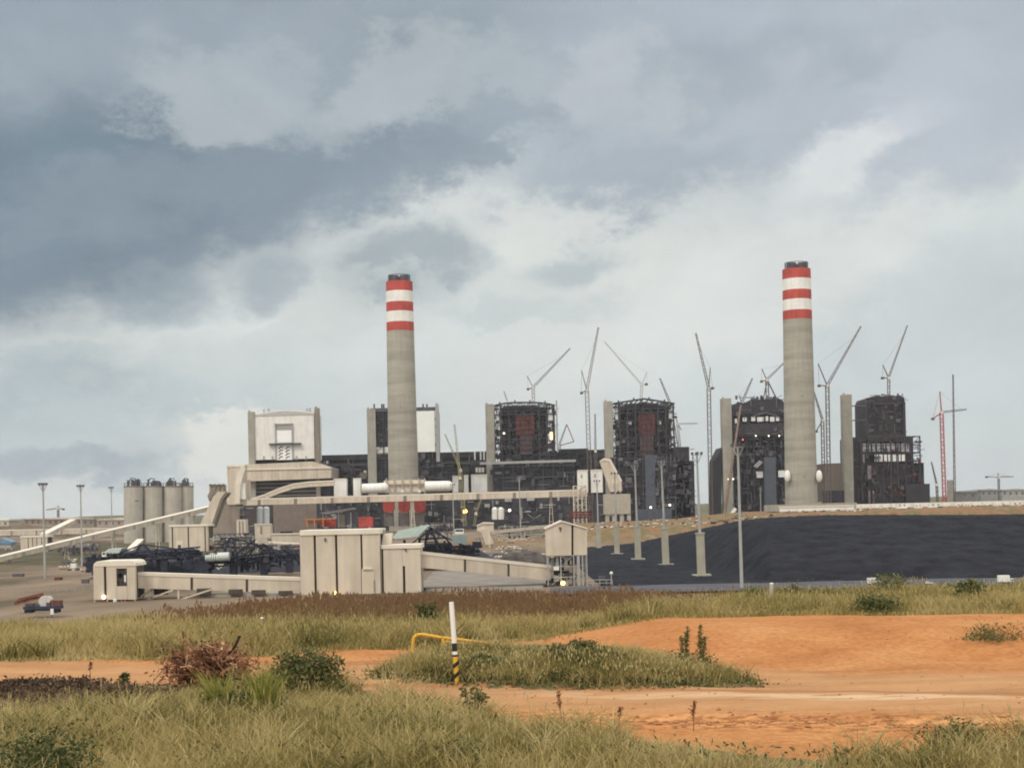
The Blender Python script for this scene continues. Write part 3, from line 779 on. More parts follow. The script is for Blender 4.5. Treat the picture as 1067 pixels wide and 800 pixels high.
def reed(px, py, Y, h, label, n=130, lean=.5, bias=0.0):
    p = at(px, py, Y); z0 = float(zt(p.x, Y))
    X = p.x + NR.normal(0, .10, n); YY = Y + NR.normal(0, .10, n)
    V, T, tv = blades(X, YY, zt(X, YY) - .02, h * NR.uniform(.6, 1.05, n), NR.uniform(.02, .04, n), lean, np.clip(NR.normal(.5, .22, n), 0, 1))
    V = V.copy(); V[:, 0] += bias * ((V[:, 2] - z0) / h) ** 2
    V -= np.array([p.x, Y, z0])
    tag(link_mesh('reed_tuft', tri_mesh('reed_tuft', V, T, tv), REED, origin=(p.x, Y, z0)), label, 'reeds', 'yellow reed tufts')
reed(232, 752, 27.4, 1.15, 'yellow reed tuft leaning left, below the brush pile', bias=-.35)
reed(275, 750, 27.2, 1.25, 'upright yellow reed tuft, right of the leaning one')
reed(390, 760, 26.0, .5, 'short yellow reed tuft on the meadow edge, nearest the marker post', 60)

# pile of dead brush
bp = at(216, 706, 33.5); z0 = float(zt(bp.x, 33.5))
root = thing('brush_pile', 'heap of reddish brown dead branches at the end of the dirt strip', 'brush pile', (bp.x, 33.5, z0))
br = MB()
for _ in range(420):
    c = Vector((bp.x + RNG.gauss(0, .42), 33.5 + RNG.gauss(0, .3), z0 + abs(RNG.gauss(.46, .26))))
    a = RNG.uniform(0, 6.28); e = RNG.gauss(.15, .45); l = RNG.uniform(.15, .55)
    d = Vector((math.cos(a) * math.cos(e), math.sin(a) * math.cos(e), math.sin(e))) * l
    k = c + d * .5 + Vector((RNG.gauss(0, .05), RNG.gauss(0, .05), RNG.gauss(0, .05)))
    r = RNG.uniform(.006, .02)
    br.cyl(c - d * .5, k, r, r * .8, 5); br.cyl(k, c + d, r * .8, r * .4, 5)
br.build('branches', mat('dead_branch', (.18, .075, .04), .9, .4, 2.5, rgb2=(.42, .25, .15)), root)
P = np.array([(bp.x + RNG.gauss(.06, .44), 33.5 + RNG.gauss(0, .3), z0 + abs(RNG.gauss(.46, .24))) for _ in range(5200)])
V, T, tv = leaf_quads(P - np.array(root.location), .06, np.clip(.42 + .3 * np.sin(P[:, 0] * 7 + P[:, 2] * 5) + NR.normal(0, .18, len(P)), 0, 1))
link_mesh('dead_leaves', tri_mesh('dead_leaves', V, T, tv), DRYM, root)
MB().tube([at(238, 681, 33.3), at(245, 673, 33.3), at(250, 662, 33.3)], .03, 6).build('broken_branch', mat('burnt_wood', (.03, .018, .014), .9, .3, 3), root)

# ---------------------------------------------------------------- marker post and yellow rail
Yp = 33.0
pb = at(476.5, 713, Yp); zb = float(zt(pb.x, Yp)); pt = at(470.3, 627, Yp)
root = thing('marker_post', 'slim leaning white marker post with black and yellow bands at its foot', 'marker post', (pb.x, Yp, zb))
A, B = Vector((pb.x, Yp, zb - .05)), pt
L_ = lambda t: A.lerp(B, t)
RP = .058
MB().cyl(L_(.50), L_(1), RP, RP * .95, 14).build('white_tube', WHITE, root, smooth=False)
MB().cyl(L_(.40), L_(.50), RP * 1.02, RP * 1.02, 14).cyl(L_(.335), L_(.36), RP * 1.02, RP * 1.02, 14).build('black_band', BLACKP, root)
MB().cyl(L_(.36), L_(.40), RP, RP, 14).build('white_band', WHITE, root)
MB().cyl(L_(0), L_(.335), RP, RP, 14).build('yellow_base', YELLOW, root)
for t0 in (.215, .09):
    bk = MB()
    for k in range(6):
        a0 = rad(k * 30 - 60)
        q = L_(t0 + .012 * k)
        bk.box(q + Vector((math.sin(a0) * RP - .016, -math.cos(a0) * RP - .006, -.05)), q + Vector((math.sin(a0) * RP + .016, -math.cos(a0) * RP + .006, .05)))
    bk.build('black_chevron', BLACKP, root)

Yr = 39.0
def rz(px, py, Y=Yr): return at(px, py, Y)
c0 = rz(430, 690); zr = float(zt(c0.x, Yr))
root = thing('guard_rail', 'bent yellow pipe rail standing at the edge of the orange dirt', 'rail', (c0.x, Yr, zr))
top = [rz(430, 671), rz(431, 664), rz(434.5, 661), rz(440, 660.5), rz(460, 664), rz(480, 666.2, Yr + .3), rz(500, 668.8, Yr + .6), rz(515, 671, Yr + .9)]
MB().tube(top, .042, 8).build('top_rail', YELLOW, root)
for px, py in ((430, 671), (461.5, 664.3)):
    q = rz(px, py); MB().cyl((q.x, Yr, zr - .1), q, .045, .042, 8).build('post', YELLOW, root)
q = top[-1]; MB().cyl((q.x, q.y, float(zt(q.x, q.y)) - .1), q, .045, .042, 8).build('post', YELLOW, root)
MB().tube([rz(462, 668), rz(480, 669.5, Yr + .3), rz(512, 672.6, Yr + .9)], .028, 8).build('lower_rail', YELLOW, root)

def peg(px, py0, py1, Y, m, label, r=.05):
    p = at(px, py0, Y); z0 = float(zt(p.x, Y))
    root = thing('marker_peg', label, 'peg', (p.x, Y, z0), 'marker pegs in the grass')
    q = at(px, py1, Y)
    MB().cyl((p.x, Y, z0 - .05), q, r, r, 8).build('shaft', m, root)
    MB().cyl(q, q + Vector((0, 0, .04)), r * 1.15, r * .6, 8).build('cap', WHITE, root)
peg(273, 662, 644, 46, mat('old_timber', (.30, .19, .13), .9, .2, 3), 'old timber peg in the grass above the brush pile')
peg(804, 636, 608, 54, mat('peg_grey', (.42, .40, .35), .8, .2, 3), 'pale grey peg with white cap before the coal heap', .07)
# ================================================================ THE PLANT
def gpt(px, Y, z=YARD):
    p = at(px, 530, Y); return (p.x, Y, z)

def each(name, m, parent, rects, Y, dep):
    for q in rects: MB().pbox(*q, Y, dep).build(name, m, parent)
# ---------------------------------------------------------------- chimneys
def chimney(px_top, py_top, px_bot, py_bot, w_top, Y, label, tanks=False):
    pt, pb = at(px_top, py_top, Y), at(px_bot, py_bot, Y)
    r1 = w_top * Y / FPX / 2; r0 = r1 * 1.17
    xc = (pt.x + pb.x) / 2; zb = YARD; zt_ = pt.z
    root = thing('chimney', label, 'chimney', (xc, Y, zb), 'red and white banded chimneys')
    H = zt_ - zb
    rr = lambda z: r0 + (r1 - r0) * (z - zb) / H
    bands = [(0, 15.5, 'red_band', RED), (15.5, 31.5, 'white_band', WHITE), (31.5, 40.5, 'red_band', RED)]
    zz = [zt_, zt_ - 8.8, zt_ - 18.6, zt_ - 27, zt_ - 36.5, zt_ - 44.5]
    nm = [('red_band', RED), ('white_band', WHITE), ('red_band', RED), ('white_band', WHITE), ('red_band', RED)]
    for k, (n_, m_) in enumerate(nm):
        MB().cyl((xc, Y, zz[k + 1]), (xc, Y, zz[k]), rr(zz[k + 1]) + .05, rr(zz[k]) + .05, 48).build(n_, m_, root, smooth=False)
    sh = MB()
    z = zb; lifts = 34; dz = (zz[5] - zb) / lifts
    for k in range(lifts):
        o = RNG.uniform(-.04, .05)
        sh.cyl((xc, Y, z + .12), (xc, Y, z + dz), rr(z) + o, rr(z + dz) + o, 48)
        sh.cyl((xc, Y, z), (xc, Y, z + .13), rr(z) - .25, rr(z) - .25, 48); z += dz
    sh.build('concrete_shaft', CONC2, root)
    # flues and top platform
    for dx in (-.40, .40):
        MB().cyl((xc + dx * r1, Y - .2 * r1, zt_ - .5), (xc + dx * r1, Y - .2 * r1, zt_ + 5.6), r1 * .34, r1 * .34, 20).build('flue', STEEL2, root)
    MB().cyl((xc, Y + .45 * r1, zt_ - .5), (xc, Y + .45 * r1, zt_ + 5.2), r1 * .36, r1 * .36, 20).build('flue', STEEL2, root)
    rl = MB()
    for k in range(28):
        a = 2 * math.pi * k / 28; b = 2 * math.pi * (k + 1) / 28
        p, q = Vector((xc + math.cos(a) * r1 * .82, Y + math.sin(a) * r1 * .82, zt_)), Vector((xc + math.cos(b) * r1 * .82, Y + math.sin(b) * r1 * .82, zt_))
        u = Vector((0, 0, 5.8)); rl.beam(p, p + u, .28); rl.beam(p + u, q + u, .45); rl.beam(p + u * .5, q + u * .5, .22)
    rl.build('top_railing', STEEL2, root)
    # climbing strip of hatches
    for k in range(2): MB().box((xc - .7, Y - rr(zb + 40 + k * 70) - .2, zb + 40 + k * 70), (xc + .6, Y - rr(zb + 40 + k * 70) + .4, zb + 41.6 + k * 70)).build('hatch', CONC3, root)
    return root, xc, rr
ch1, x1, rr1 = chimney(416, 294, 421.5, 545, 27.6, 1298, 'left red and white banded concrete chimney rising behind the white pipes')
ch2, x2, rr2 = chimney(829.7, 281, 835.5, 535, 29.0, 1272, 'right red and white banded concrete chimney before the dark boiler houses')
for px, nm in ((820.5, 'left'), (853.5, 'right')):
    c = at(px, 496, 1262)
    o = MB().sphere(c, 2.8, 16, 10, 1.9).build('white_tank', WHITE, smooth=True)
    tag(o, f'egg shaped white tank hugging the {nm} side of the right chimney', 'tank', 'white tanks beside the right chimney')

# ---------------------------------------------------------------- boiler houses
def frame3d(mb, x0, y0, x1, y1, Y, dep, nx, nz, ny=3, w=1.1, skip=()):
    """open steel frame: columns on a grid, floor beams at every level"""
    my, mx = (y0 + y1) / 2, (x0 + x1) / 2
    X0, X1 = at(x0, my, Y).x, at(x1, my, Y).x; Z0, Z1 = at(mx, y1, Y).z, at(mx, y0, Y).z
    for j in range(ny):
        yy = Y + dep * j / max(1, ny - 1)
        for i in range(nx + 1):
            xx = X0 + (X1 - X0) * i / nx; mb.beam((xx, yy, Z0), (xx, yy, Z1), w)
        for k in range(1, nz + 1):
            zz = Z0 + (Z1 - Z0) * k / nz; mb.box((X0, yy - w * .35, zz - w * .45), (X1, yy + w * .35, zz + w * .25))
        for i in range(nx):
            for k in range(nz):
                if (i + k + j) % 3 == 0:
                    xa, xb = X0 + (X1 - X0) * i / nx, X0 + (X1 - X0) * (i + 1) / nx
                    za, zb_ = Z0 + (Z1 - Z0) * k / nz, Z0 + (Z1 - Z0) * (k + 1) / nz
                    mb.beam((xa, yy, za), (xb, yy, zb_), w * .45)
    for k in range(1, nz + 1):
        zz = Z0 + (Z1 - Z0) * k / nz
        for i in range(nx + 1):
            xx = X0 + (X1 - X0) * i / nx; mb.beam((xx, Y, zz), (xx, Y + dep, zz), w * .6)
    return X0, X1, Z0, Z1

def clutter(x0, y0, x1, y1, Y, dep, n, parent, mats, smax=5.0, thin=.5):
    """pipes, platforms, ducts and cabinets hung through a steel frame, one mesh per finish"""
    mbs = {m_.name: (MB(), m_) for m_ in mats}
    for _ in range(n):
        mb, m_ = mbs[RNG.choice(mats).name]
        px, py = RNG.uniform(x0, x1), RNG.uniform(y0, y1); yy = Y + RNG.uniform(0, dep); c = at(px, py, yy)
        k = RNG.random()
        if k < .38: l = RNG.uniform(2, smax * 2); mb.box(c - Vector((l / 2, .4, .25)), c + Vector((l / 2, .4, .25 * RNG.uniform(.6, 2))))
        elif k < .62: l = RNG.uniform(2, smax * 1.8); mb.box(c - Vector((.35, .35, l / 2)), c + Vector((.35, .35, l / 2)))
        elif k < .84:
            mb.box(c - Vector((RNG.uniform(.5, smax / 2), .8, RNG.uniform(.5, smax / 2))), c + Vector((RNG.uniform(.5, smax / 2), .8, RNG.uniform(.4, smax / 2))))
        else:
            l = RNG.uniform(2, smax * 1.6); a = RNG.uniform(-.9, .9); mb.beam(c, c + Vector((math.cos(a) * l, 0, math.sin(a) * l)), thin)
    for nm, (mb, m_) in mbs.items():
        if mb.v: tag(mb.build('pipework', m_, parent), kind='stuff')

def lamp(parent, px, py, Y, r=.8, m=None):
    return MB().sphere(at(px, py, Y), r, 10, 6).build('floodlight', m or LAMP_W, parent)

def pylon(parent, x0, y0, x1, y1, Y, dep, m=CONC, name='lift_tower', xb=1.5):
    """concrete stair and lift tower, leaning-free box with lift joints"""
    my = (y0 + y1) / 2
    X0, X1 = at(x0, y0, Y).x, at(x1, y0, Y).x; Z0, Z1 = at(x0, y1, Y).z, at(x0, y0, Y).z
    mb = MB(); n = max(6, int((Z1 - Z0) / 7)); dz = (Z1 - Z0) / n
    for k in range(n):
        mb.box((X0, Y, Z0 + k * dz + .1), (X1, Y + dep, Z0 + (k + 1) * dz)); mb.box((X0 + .15, Y + .15, Z0 + k * dz), (X1 - .15, Y + dep - .15, Z0 + k * dz + .1))
    mb.box((X0 + .6, Y + .6, Z1), (X0 + 2.2, Y + 2.4, Z1 + 1.5))
    return mb.build(name, m, parent)

# unit with white cladding, left ------------------------------------
Y = 1400
u = thing('boiler_house', 'white clad boiler house between two slim concrete towers, leftmost of the row', 'boiler house', gpt(295, Y), 'boiler houses of the power plant')
pylon(u, 258, 429, 264.5, 552, Y - 2, 9)
pylon(u, 327.5, 425, 332, 552, Y - 2, 8, CONC3)
MB().prism([(265, 431.5), (282, 428.6), (296, 427.2), (312, 427.8), (327, 429.8), (327.6, 477.5), (266, 479)], Y, 55).build('white_cladding', WHITE, u)
MB().prism([(264.6, 432.4), (282, 429.4), (296, 428.0), (312, 428.6), (327.3, 430.6), (327.3, 431.8), (264.6, 433.6)], Y - .5, .5).build('eaves_trim', mat('grey_trim', (.45, .44, .42), .7, .1, .3), u)  # light grey strip along the roof line, proud of the cladding
b = MB()
for (x0, y0, x1, y1) in ((286.5, 441, 305, 442.2), (286.5, 441, 288, 479), (304, 441, 305.3, 479)): b.pbox(x0, y0, x1, y1, Y - 1.6, 1.58)
b.build('shaft_frame', LSTEEL, u)
pbox('shaft_head', mat('grey_louvre', (.33, .33, .32), .7, .1, .3), u, 288, 442, 304, 448, Y - .8, .78)
pbox('shaft_panel', mat('bright_panel', (.86, .87, .86), .5, .03, .3), u, 288, 448, 304, 461, Y - .6, .58)
b = MB().pbox(288, 463, 304, 479, Y - .6, .58); b.build('shaft_panel', MATS['bright_panel'], u)
b = MB()
for k in range(4):
    for j in range(2):
        x0 = 290 + j * 7.2; y0 = 465 + k * 3.4
        b.prism([(x0, y0 + 2.3), (x0 + 2.2, y0), (x0 + 4.6, y0), (x0 + 5, y0 + 1.0), (x0 + 2.8, y0 + 1.0), (x0 + .8, y0 + 3.1)], Y - .9, .28)
b.build('dark_vents', STEEL2, u)
pbox('crane_rail', STEEL2, u, 280, 461.6, 313.5, 463.2, Y - 4, 3.3)
b = MB()
for px in (274, 283, 308, 318): b.pbox(px, 475, px + 1.4, 479, Y - 1.2, 1.1)
for px, py in ((274, 426.4), (279, 425.6), (319, 425.4), (322, 425)): b.pbox(px, py, px + 1.6, py + 4.5, Y + 3, 3)
b.build('roof_vents', LSTEEL, u)
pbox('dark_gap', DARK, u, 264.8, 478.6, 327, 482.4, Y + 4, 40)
MB().prism([(252, 484), (326, 480.6), (345, 487.4), (345, 498), (252, 501.5)], Y - 8, 62).build('coal_bunker', CREAM, u)
pbox('bunker_roof', CREAM2, u, 252, 487.4, 345, 489, Y - 9, 64)
pbox('lower_wall', STEEL3, u, 256, 500, 346, 526, Y + 2, 40)
b = MB()
for k in range(5): b.pbox(262, 503 + k * 4.2, 330, 504 + k * 4.2, Y + 1, .9)
b.build('lower_girts', CONC3, u)
pbox('grey_block', mat('brown_grey_cladding', (.205, .165, .14), .8, .08, .2, streak=.1), u, 282, 523, 330, 562, Y - 12, 45)

# unit hidden behind the left chimney -------------------------------
u = thing('boiler_house', 'half clad boiler house hidden behind the left chimney', 'boiler house', gpt(420, Y), 'boiler houses of the power plant')
pylon(u, 382, 426, 391, 552, Y - 2, 12)
f = MB(); frame3d(f, 391, 427, 456, 552, Y, 50, 7, 14, 2, 1.0); f.build('steel_frame', STEEL, u)
b = MB().pbox(391.5, 428, 408, 465, Y + 2, 46); b.build('dark_cladding', STEEL3, u)
clutter(392, 427, 407, 465, Y - .5, 1.5, 40, u, [STEEL, STEEL2], 4)
pbox('white_cladding', WHITE, u, 391.5, 465.6, 407, 473, Y + 1, 48)
pbox('white_cladding', mat('pale_cladding', (.80, .82, .80), .6, .03, .1), u, 407, 428.5, 453, 471, Y - 1.1, 46)
b = MB().pbox(386, 424.6, 455, 428.2, Y - 1.2, 4)
for px in (389, 397, 399, 440, 444): b.pbox(px, 420.8, px + 1.5, 425, Y, 3)
b.build('roof_beam', STEEL2, u)
pylon(u, 453.4, 421, 457, 481, Y - 3, 5, LSTEEL, 'corner_column')
pbox('lower_body', STEEL3, u, 391, 472.5, 460, 552, Y + 3, 46)
clutter(392, 474, 470, 512, Y - 3, 5, 160, u, [STEEL, STEEL2, STEEL2], 7)

# unit with the red boiler panel, centre left -----------------------
def dark_unit(pyl, fr, peak, back, red, brown, low, label, Y, gaps=(), nx=8, nz=15, steps=(), lowtint=STEEL3, pyl_m=CONC, crown=3.0):
    u = thing('boiler_house', label, 'boiler house', gpt((fr[0] + fr[2]) / 2, Y), 'boiler houses of the power plant')
    pylon(u, *pyl, Y - 3, 12, pyl_m)
    x0, y0, x1, y1 = fr
    f = MB(); frame3d(f, x0, y0, x1, y1, Y, 56, nx, nz, 3, 1.25); f.build('steel_frame', STEEL, u)
    # roof truss with a shallow peak
    t = MB(); xm = (x0 + x1) / 2; n = 12
    P = lambda k, o: at(x0 + (x1 - x0) * k / n, y0 - (peak * (1 - abs(2 * k / n - 1) ** crown)) + o, Y - 1)
    for k in range(n):
        t.beam(P(k, 0), P(k + 1, 0), 1.6); t.beam(P(k, 4.2), P(k + 1, 4.2), 1.1); t.beam(P(k, 0) if k % 2 else P(k, 4.2), P(k + 1, 4.2) if k % 2 else P(k + 1, 0), .8)
        t.beam(P(k, 0), P(k, 0) + Vector((0, 58, 0)), .8)
        if k % 3 == 1: t.beam(P(k, 0), P(k, -2.6), 1.3)
    t.build('roof_truss', STEEL, u)
    bx0, bx1 = back
    MB().prism([(bx0, y0 + 3), ((bx0 + bx1) / 2, y0 - peak + 3), (bx1, y0 + 3), (bx1, y1), (bx0, y1)], Y + 22, 36).build('dark_cladding', STEEL3, u)
    pbox('roof_deck', STEEL2, u, bx0, y0 + 5.5, bx1, y0 + 6.3, Y + 3, 40)
    if red: pbox('boiler_panel', RUST, u, *red, Y - 1.4, 16)
    if brown: pbox('lower_boiler_panel', BROWN, u, *brown, Y - 1.2, 15)
    g2 = MB()
    if red:
        for k in range(1, 4): xx = red[0] + (red[2] - red[0]) * k / 4; g2.pbox(xx - .25, red[1], xx + .25, brown[3], Y - 1.9, .45)
        for k in range(9): yy = red[1] + (brown[3] - red[1]) * k / 8; g2.pbox(red[0] - 1, yy - .3, red[2] + 1, yy + .3, Y - 2.3, .38)
        g2.build('panel_stays', STEEL, u)
    lx0, ly0, lx1, ly1 = low
    pbox('lower_body', lowtint, u, *low, Y - 6, 60)
    for s_ in steps: pbox('side_wing', STEEL3, u, *s_, Y - 2, 50)
    b = MB()
    for k in range(6):
        yy = ly0 + (ly1 - ly0) * (k + .4) / 6; b.pbox(lx0 - .5, yy, lx1 + .5, yy + .9, Y - 8, 1.9)
    for k in range(9):
        xx = lx0 + (lx1 - lx0) * k / 8; b.pbox(xx - .5, ly0, xx + .4, ly1, Y - 7.4, 1.3)
    b.build('wall_girts', STEEL2, u)
    clutter(x0 + 1, y0 + 6, x1 - 1, ly0, Y - 1, 26, 420, u, [STEEL, STEEL, STEEL2, STEEL3, BROWN, STEEL_M], 5)
    clutter(lx0, ly0, lx1, ly1, Y - 10, 3, 240, u, [STEEL, STEEL2, STEEL3, STEEL_M], 7)
    each('pale_infill', mat('sky_gap_pale', (.62, .64, .64), .6, .1, .3), u, gaps, Y + 1, 1.2)  # pale sheets painted in place of bright sky seen through the frame gaps
    return u
uC = dark_unit((505.5, 421, 514.5, 552), (515.5, 422.5, 578.5, 552), 3.2, (521, 571), (538, 432, 556.5, 453), (541.5, 453, 554.5, 473), (514, 480, 598, 552),
          'dark steel boiler house with red panel, third unit from the left', 1400, gaps=((517, 430, 520, 438), (517, 441, 520.2, 446), (571.5, 430, 576, 440)))
lamp(uC, 525.2, 451.4, 1394, .9, LAMP_W)
MB().pbox(573, 450, 576, 458, 1398, 1).build('floodlight', emat('lit_work_light', (1.0, .52, .26), 2.2), uC)
b = MB().pbox(579.6, 417, 581.2, 471, 1396, 2); b.build('hoist_mast', LSTEEL, uC)
uD = dark_unit((629.5, 418, 638, 552), (639, 420.5, 703, 552), 5.0, (645, 698), (665.5, 431, 682.5, 452), (667, 452, 681, 475), (637, 476, 704, 552),
          'dark steel boiler house with brick red panel and stepped right wing, centre of the row', 1395, gaps=((641, 424, 644, 437), (697, 427, 700, 436), (653, 438, 658, 442), (685, 438, 689, 442)),
          crown=1.05, steps=((703, 465.5, 719, 552), (703, 480, 724, 552)))
pbox('duct_casing', mat('blue_grey_casing', (.075, .085, .11), .7, .12, .2), uD, 672.5, 474, 683, 532, 1385, 5)
pbox('lower_casing', MATS['blue_grey_casing'], uD, 664, 530, 700, 552, 1384, 6)
for px, py in ((678, 528.5), (698, 526)): lamp(uD, px, py, 1380, 1.0, LAMP_W)
clutter(704, 467, 722, 540, 1391, 2, 90, uD, [STEEL, STEEL2], 5)

# unit beside the right chimney -------------------------------------
Y = 1390
u = thing('boiler_house', 'dark boiler house with white openings under its roof, left of the right chimney', 'boiler house', gpt(790, Y), 'boiler houses of the power plant')
pylon(u, 752, 415, 762, 552, Y - 3, 12)
MB().prism([(745, 480), (752, 466), (752, 552), (745, 552)], Y, 40).build('sloped_wing', STEEL3, u)
f = MB(); frame3d(f, 764, 421, 822, 552, Y, 56, 8, 15, 3, 1.25); f.build('steel_frame', STEEL, u)
MB().prism([(763, 424), (769, 419), (777, 420), (782, 416.5), (812, 415), (818, 419.5), (822, 420.5), (822, 431), (763, 433)], Y - 2, 58).build('roof_mass', STEEL, u)
MB().prism([(768, 431), (822, 430), (822, 552), (768, 552)], Y + 14, 42).build('dark_cladding', STEEL3, u)
for x0, x1, y0, y1 in ((783, 787, 434, 438.5), (789, 796, 434.5, 439), (798, 800.5, 433.5, 438.5), (802.5, 807, 434.2, 439), (808.6, 812, 434, 438.4), (774, 778, 435, 439), (788, 795, 491, 497.5), (811, 818, 490, 497), (766, 768, 436, 441)):
    MB().pbox(x0, y0, x1, y1, Y - 4, 1.5).build('pale_infill', mat('painted_opening', (.72, .74, .74), .6, .05, .3), u)  # solid pale sheets imitate the brightness of open bays
MB().prism([(784, 433), (797, 428.5), (812, 433), (812, 434.6), (797, 430.4), (784, 434.6)], Y - 5, 1.5).build('roof_gable', STEEL2, u)
pbox('duct_casing', MATS['blue_grey_casing'], u, 797, 476, 809, 540, Y - 8, 8)
pbox('mid_band', STEEL, u, 764, 441, 822, 454, Y - 3.2, 6)
clutter(764, 418, 822, 536, Y - 4.5, 12, 520, u, [STEEL, STEEL2, STEEL2, STEEL3, STEEL_M], 5)
clutter(766, 413.5, 820, 424, Y - 3, 30, 70, u, [STEEL, STEEL2], 4)
b = MB().beam(at(786, 486, Y - 9), at(792, 480, Y - 9), 1.6).beam(at(788, 487, Y - 9), at(794, 481, Y - 9), 1.6); b.build('loading_chute', LSTEEL, u)
for px, py, m_ in ((774, 458, LAMP_R), (801, 454, LAMP_W), (812, 454, LAMP_W), (787.5, 454, LAMP_W), (764, 499, LAMP_W), (759, 499, LAMP_W)): lamp(u, px, py, Y - 6, .62, m_)
b = MB().cyl(at(752.5, 552, Y - 14), at(772, 422, Y - 14), 1.6, .9, 8); b.build('hoist_boom', mat('brown_boom', (.26, .19, .15), .8, .2, .3), u)

# rightmost unit -----------------------------------------------------
Y = 1380
u = thing('boiler_house', 'dark boiler house still in bare steel with a rounded top block, rightmost of the row', 'boiler house', gpt(925, Y), 'boiler houses of the power plant')
pylon(u, 878, 411, 887.5, 552, Y - 3, 11)
MB().prism([(902, 419), (904, 414.5), (909, 413), (937, 412), (941, 413.5), (943, 418), (943.5, 454), (902.5, 455)], Y + 6, 44).build('top_block', mat('plum_cladding', (.034, .027, .032), .75, .3, .1, streak=.2), u)
b = MB()
for px in (902.3, 941.6): b.pbox(px, 419, px + 2.2, 456, Y + 3, 3)
b.pbox(902, 419.5, 943.6, 421.3, Y + 4, 2); b.pbox(902, 453, 944, 455, Y + 4, 2)
b.build('corner_column', STEEL, u)
clutter(903, 414, 943, 455, Y + 3.5, 2.4, 90, u, [STEEL, STEEL2, STEEL3], 5)
clutter(904, 410.5, 942, 415, Y + 8, 30, 24, u, [STEEL, STEEL2], 3)
f = MB(); frame3d(f, 890, 455, 959, 524, Y, 54, 9, 8, 3, 1.15); f.build('steel_frame', STEEL, u)
MB().prism([(889, 457), (903, 454.5), (903, 528), (890, 529)], Y + 4, 50).build('dark_cladding', STEEL3, u)
pbox('dark_cladding', STEEL3, u, 943, 455, 950, 525, Y + 4, 48)
pbox('dark_cladding', STEEL3, u, 950, 482, 963, 525, Y + 4, 48)
pbox('upper_floor', STEEL, u, 903, 455, 945, 460, Y + 2, 50)
pbox('lower_cladding', mat('plum_wall', (.042, .033, .04), .8, .35, .12), u, 904, 483, 944, 525, Y + 4, 48)
each('pale_infill', MATS['painted_opening'], u, [(911.5 + k * 4.7, 473.4, 915 + k * 4.7, 481) for k in range(7)], Y - .4, .6)  # row of bright openings painted as pale sheets, no sky behind them
each('pale_infill', mat('painted_dull_opening', (.30, .31, .33), .7, .2, .3), u, [(899 + k * 5, 462, 902.4 + k * 5, 470.5) for k in range(10)], Y - .2, .6)  # upper row of openings, their dimmer brightness painted on sheets
each('pale_infill', mat('dull_plum', (.22, .19, .2), .7, .2, .3), u, [(904, 485, 908, 499), (905, 511, 907, 524), (909.5, 511, 911, 524), (899, 473, 901, 482)], Y - .6, .6)
pbox('back_wall', STEEL3, u, 903, 456, 945, 525, Y + 46, 3)
clutter(890, 457, 960, 524, Y - 2.5, 8, 300, u, [STEEL, STEEL, STEEL2, RUST], 5)
pbox('annex', STEEL3, u, 944, 504, 969, 526, Y - 3, 30)
b = MB()
for yy in (423, 438): b.beam(at(887, yy, Y + 2), at(902.5, yy - .4, Y + 2), 1.0)
b.build('bridge', STEEL2, u)
pbox('ribbed_wall', mat('taupe_ribbed_sheet', (.19, .16, .14), .8, .08, .3, stretch=(3, 1, .1)), u, 859.5, 482.5, 880, 522, Y + 6, 40)
pbox('wall_base', STEEL3, u, 858, 511, 880, 524, Y - 1, 8)

# ---------------------------------------------------------------- turbine hall and condenser rows behind
Y = 1470
u = thing('turbine_hall', 'long low dark turbine hall stretching behind the boiler houses', 'hall', gpt(480, Y))
MB().prism([(328, 478), (512, 472), (512, 552), (328, 552)], Y, 70).build('dark_wall', STEEL3, u)
MB().prism([(328, 474.4), (512, 470), (512, 476), (328, 480)], Y - 2, 74).build('roof_edge', STEEL, u)
MB().prism([(572, 469.5), (640, 468), (640, 552), (572, 552)], Y, 70).build('dark_wall', STEEL3, u)
MB().prism([(583, 467.8), (613, 467), (613, 472), (583, 473)], Y - 2, 74).build('roof_edge', STEEL, u)
MB().prism([(328, 483.4), (512, 479.6), (512, 482.0), (328, 486.0)], Y - 14, 8).build('pipe_bridge', STEEL2, u)
MB().prism([(500, 481.4), (600, 478.6), (600, 481.0), (500, 484.0)], 1384, 3).build('pipe_bridge', LSTEEL, u)
clutter(330, 482, 512, 512, Y - 20, 10, 420, u, [STEEL, STEEL2, STEEL2, CONC3], 10)
clutter(575, 472, 640, 512, Y - 12, 6, 140, u, [STEEL, STEEL2], 8)
b = MB()
for px in (494, 500, 503.5): b.pbox(px, 470, px + 1.6, 479, Y - 4, 2)
for k in range(3): b.pbox(495.5 + k * 3.2, 487, 498 + k * 3.2, 492, Y - 24, 2)
b.pbox(340, 480, 342, 484.5, Y - 14, 2); b.pbox(379, 490, 382, 496, Y - 14, 2)
b.build('roof_vents', WHITE, u)
for (x0, y0, x1, y1), w_ in (((471.5, 496, 477.5, 513), 'narrow white screen just left of the yellow crawler boom'), ((483.5, 495, 488, 513), 'narrowest white screen just right of the yellow crawler boom'), ((491, 494.5, 507.5, 512.5), 'broad white screen left of the third boiler house tower')):
    c = at((x0 + x1) / 2, y1, 1380); r = thing('white_screen', w_, 'screen', tuple(c), 'white screens beside the crawler crane')
    pbox('sheet', WHITE, r, x0, y0, x1, y1, 1380, 4); pbox('cap', CREAM2, r, x0 - .3, y0 - .5, x1 + .3, y0 + .5, 1379.5, 5)

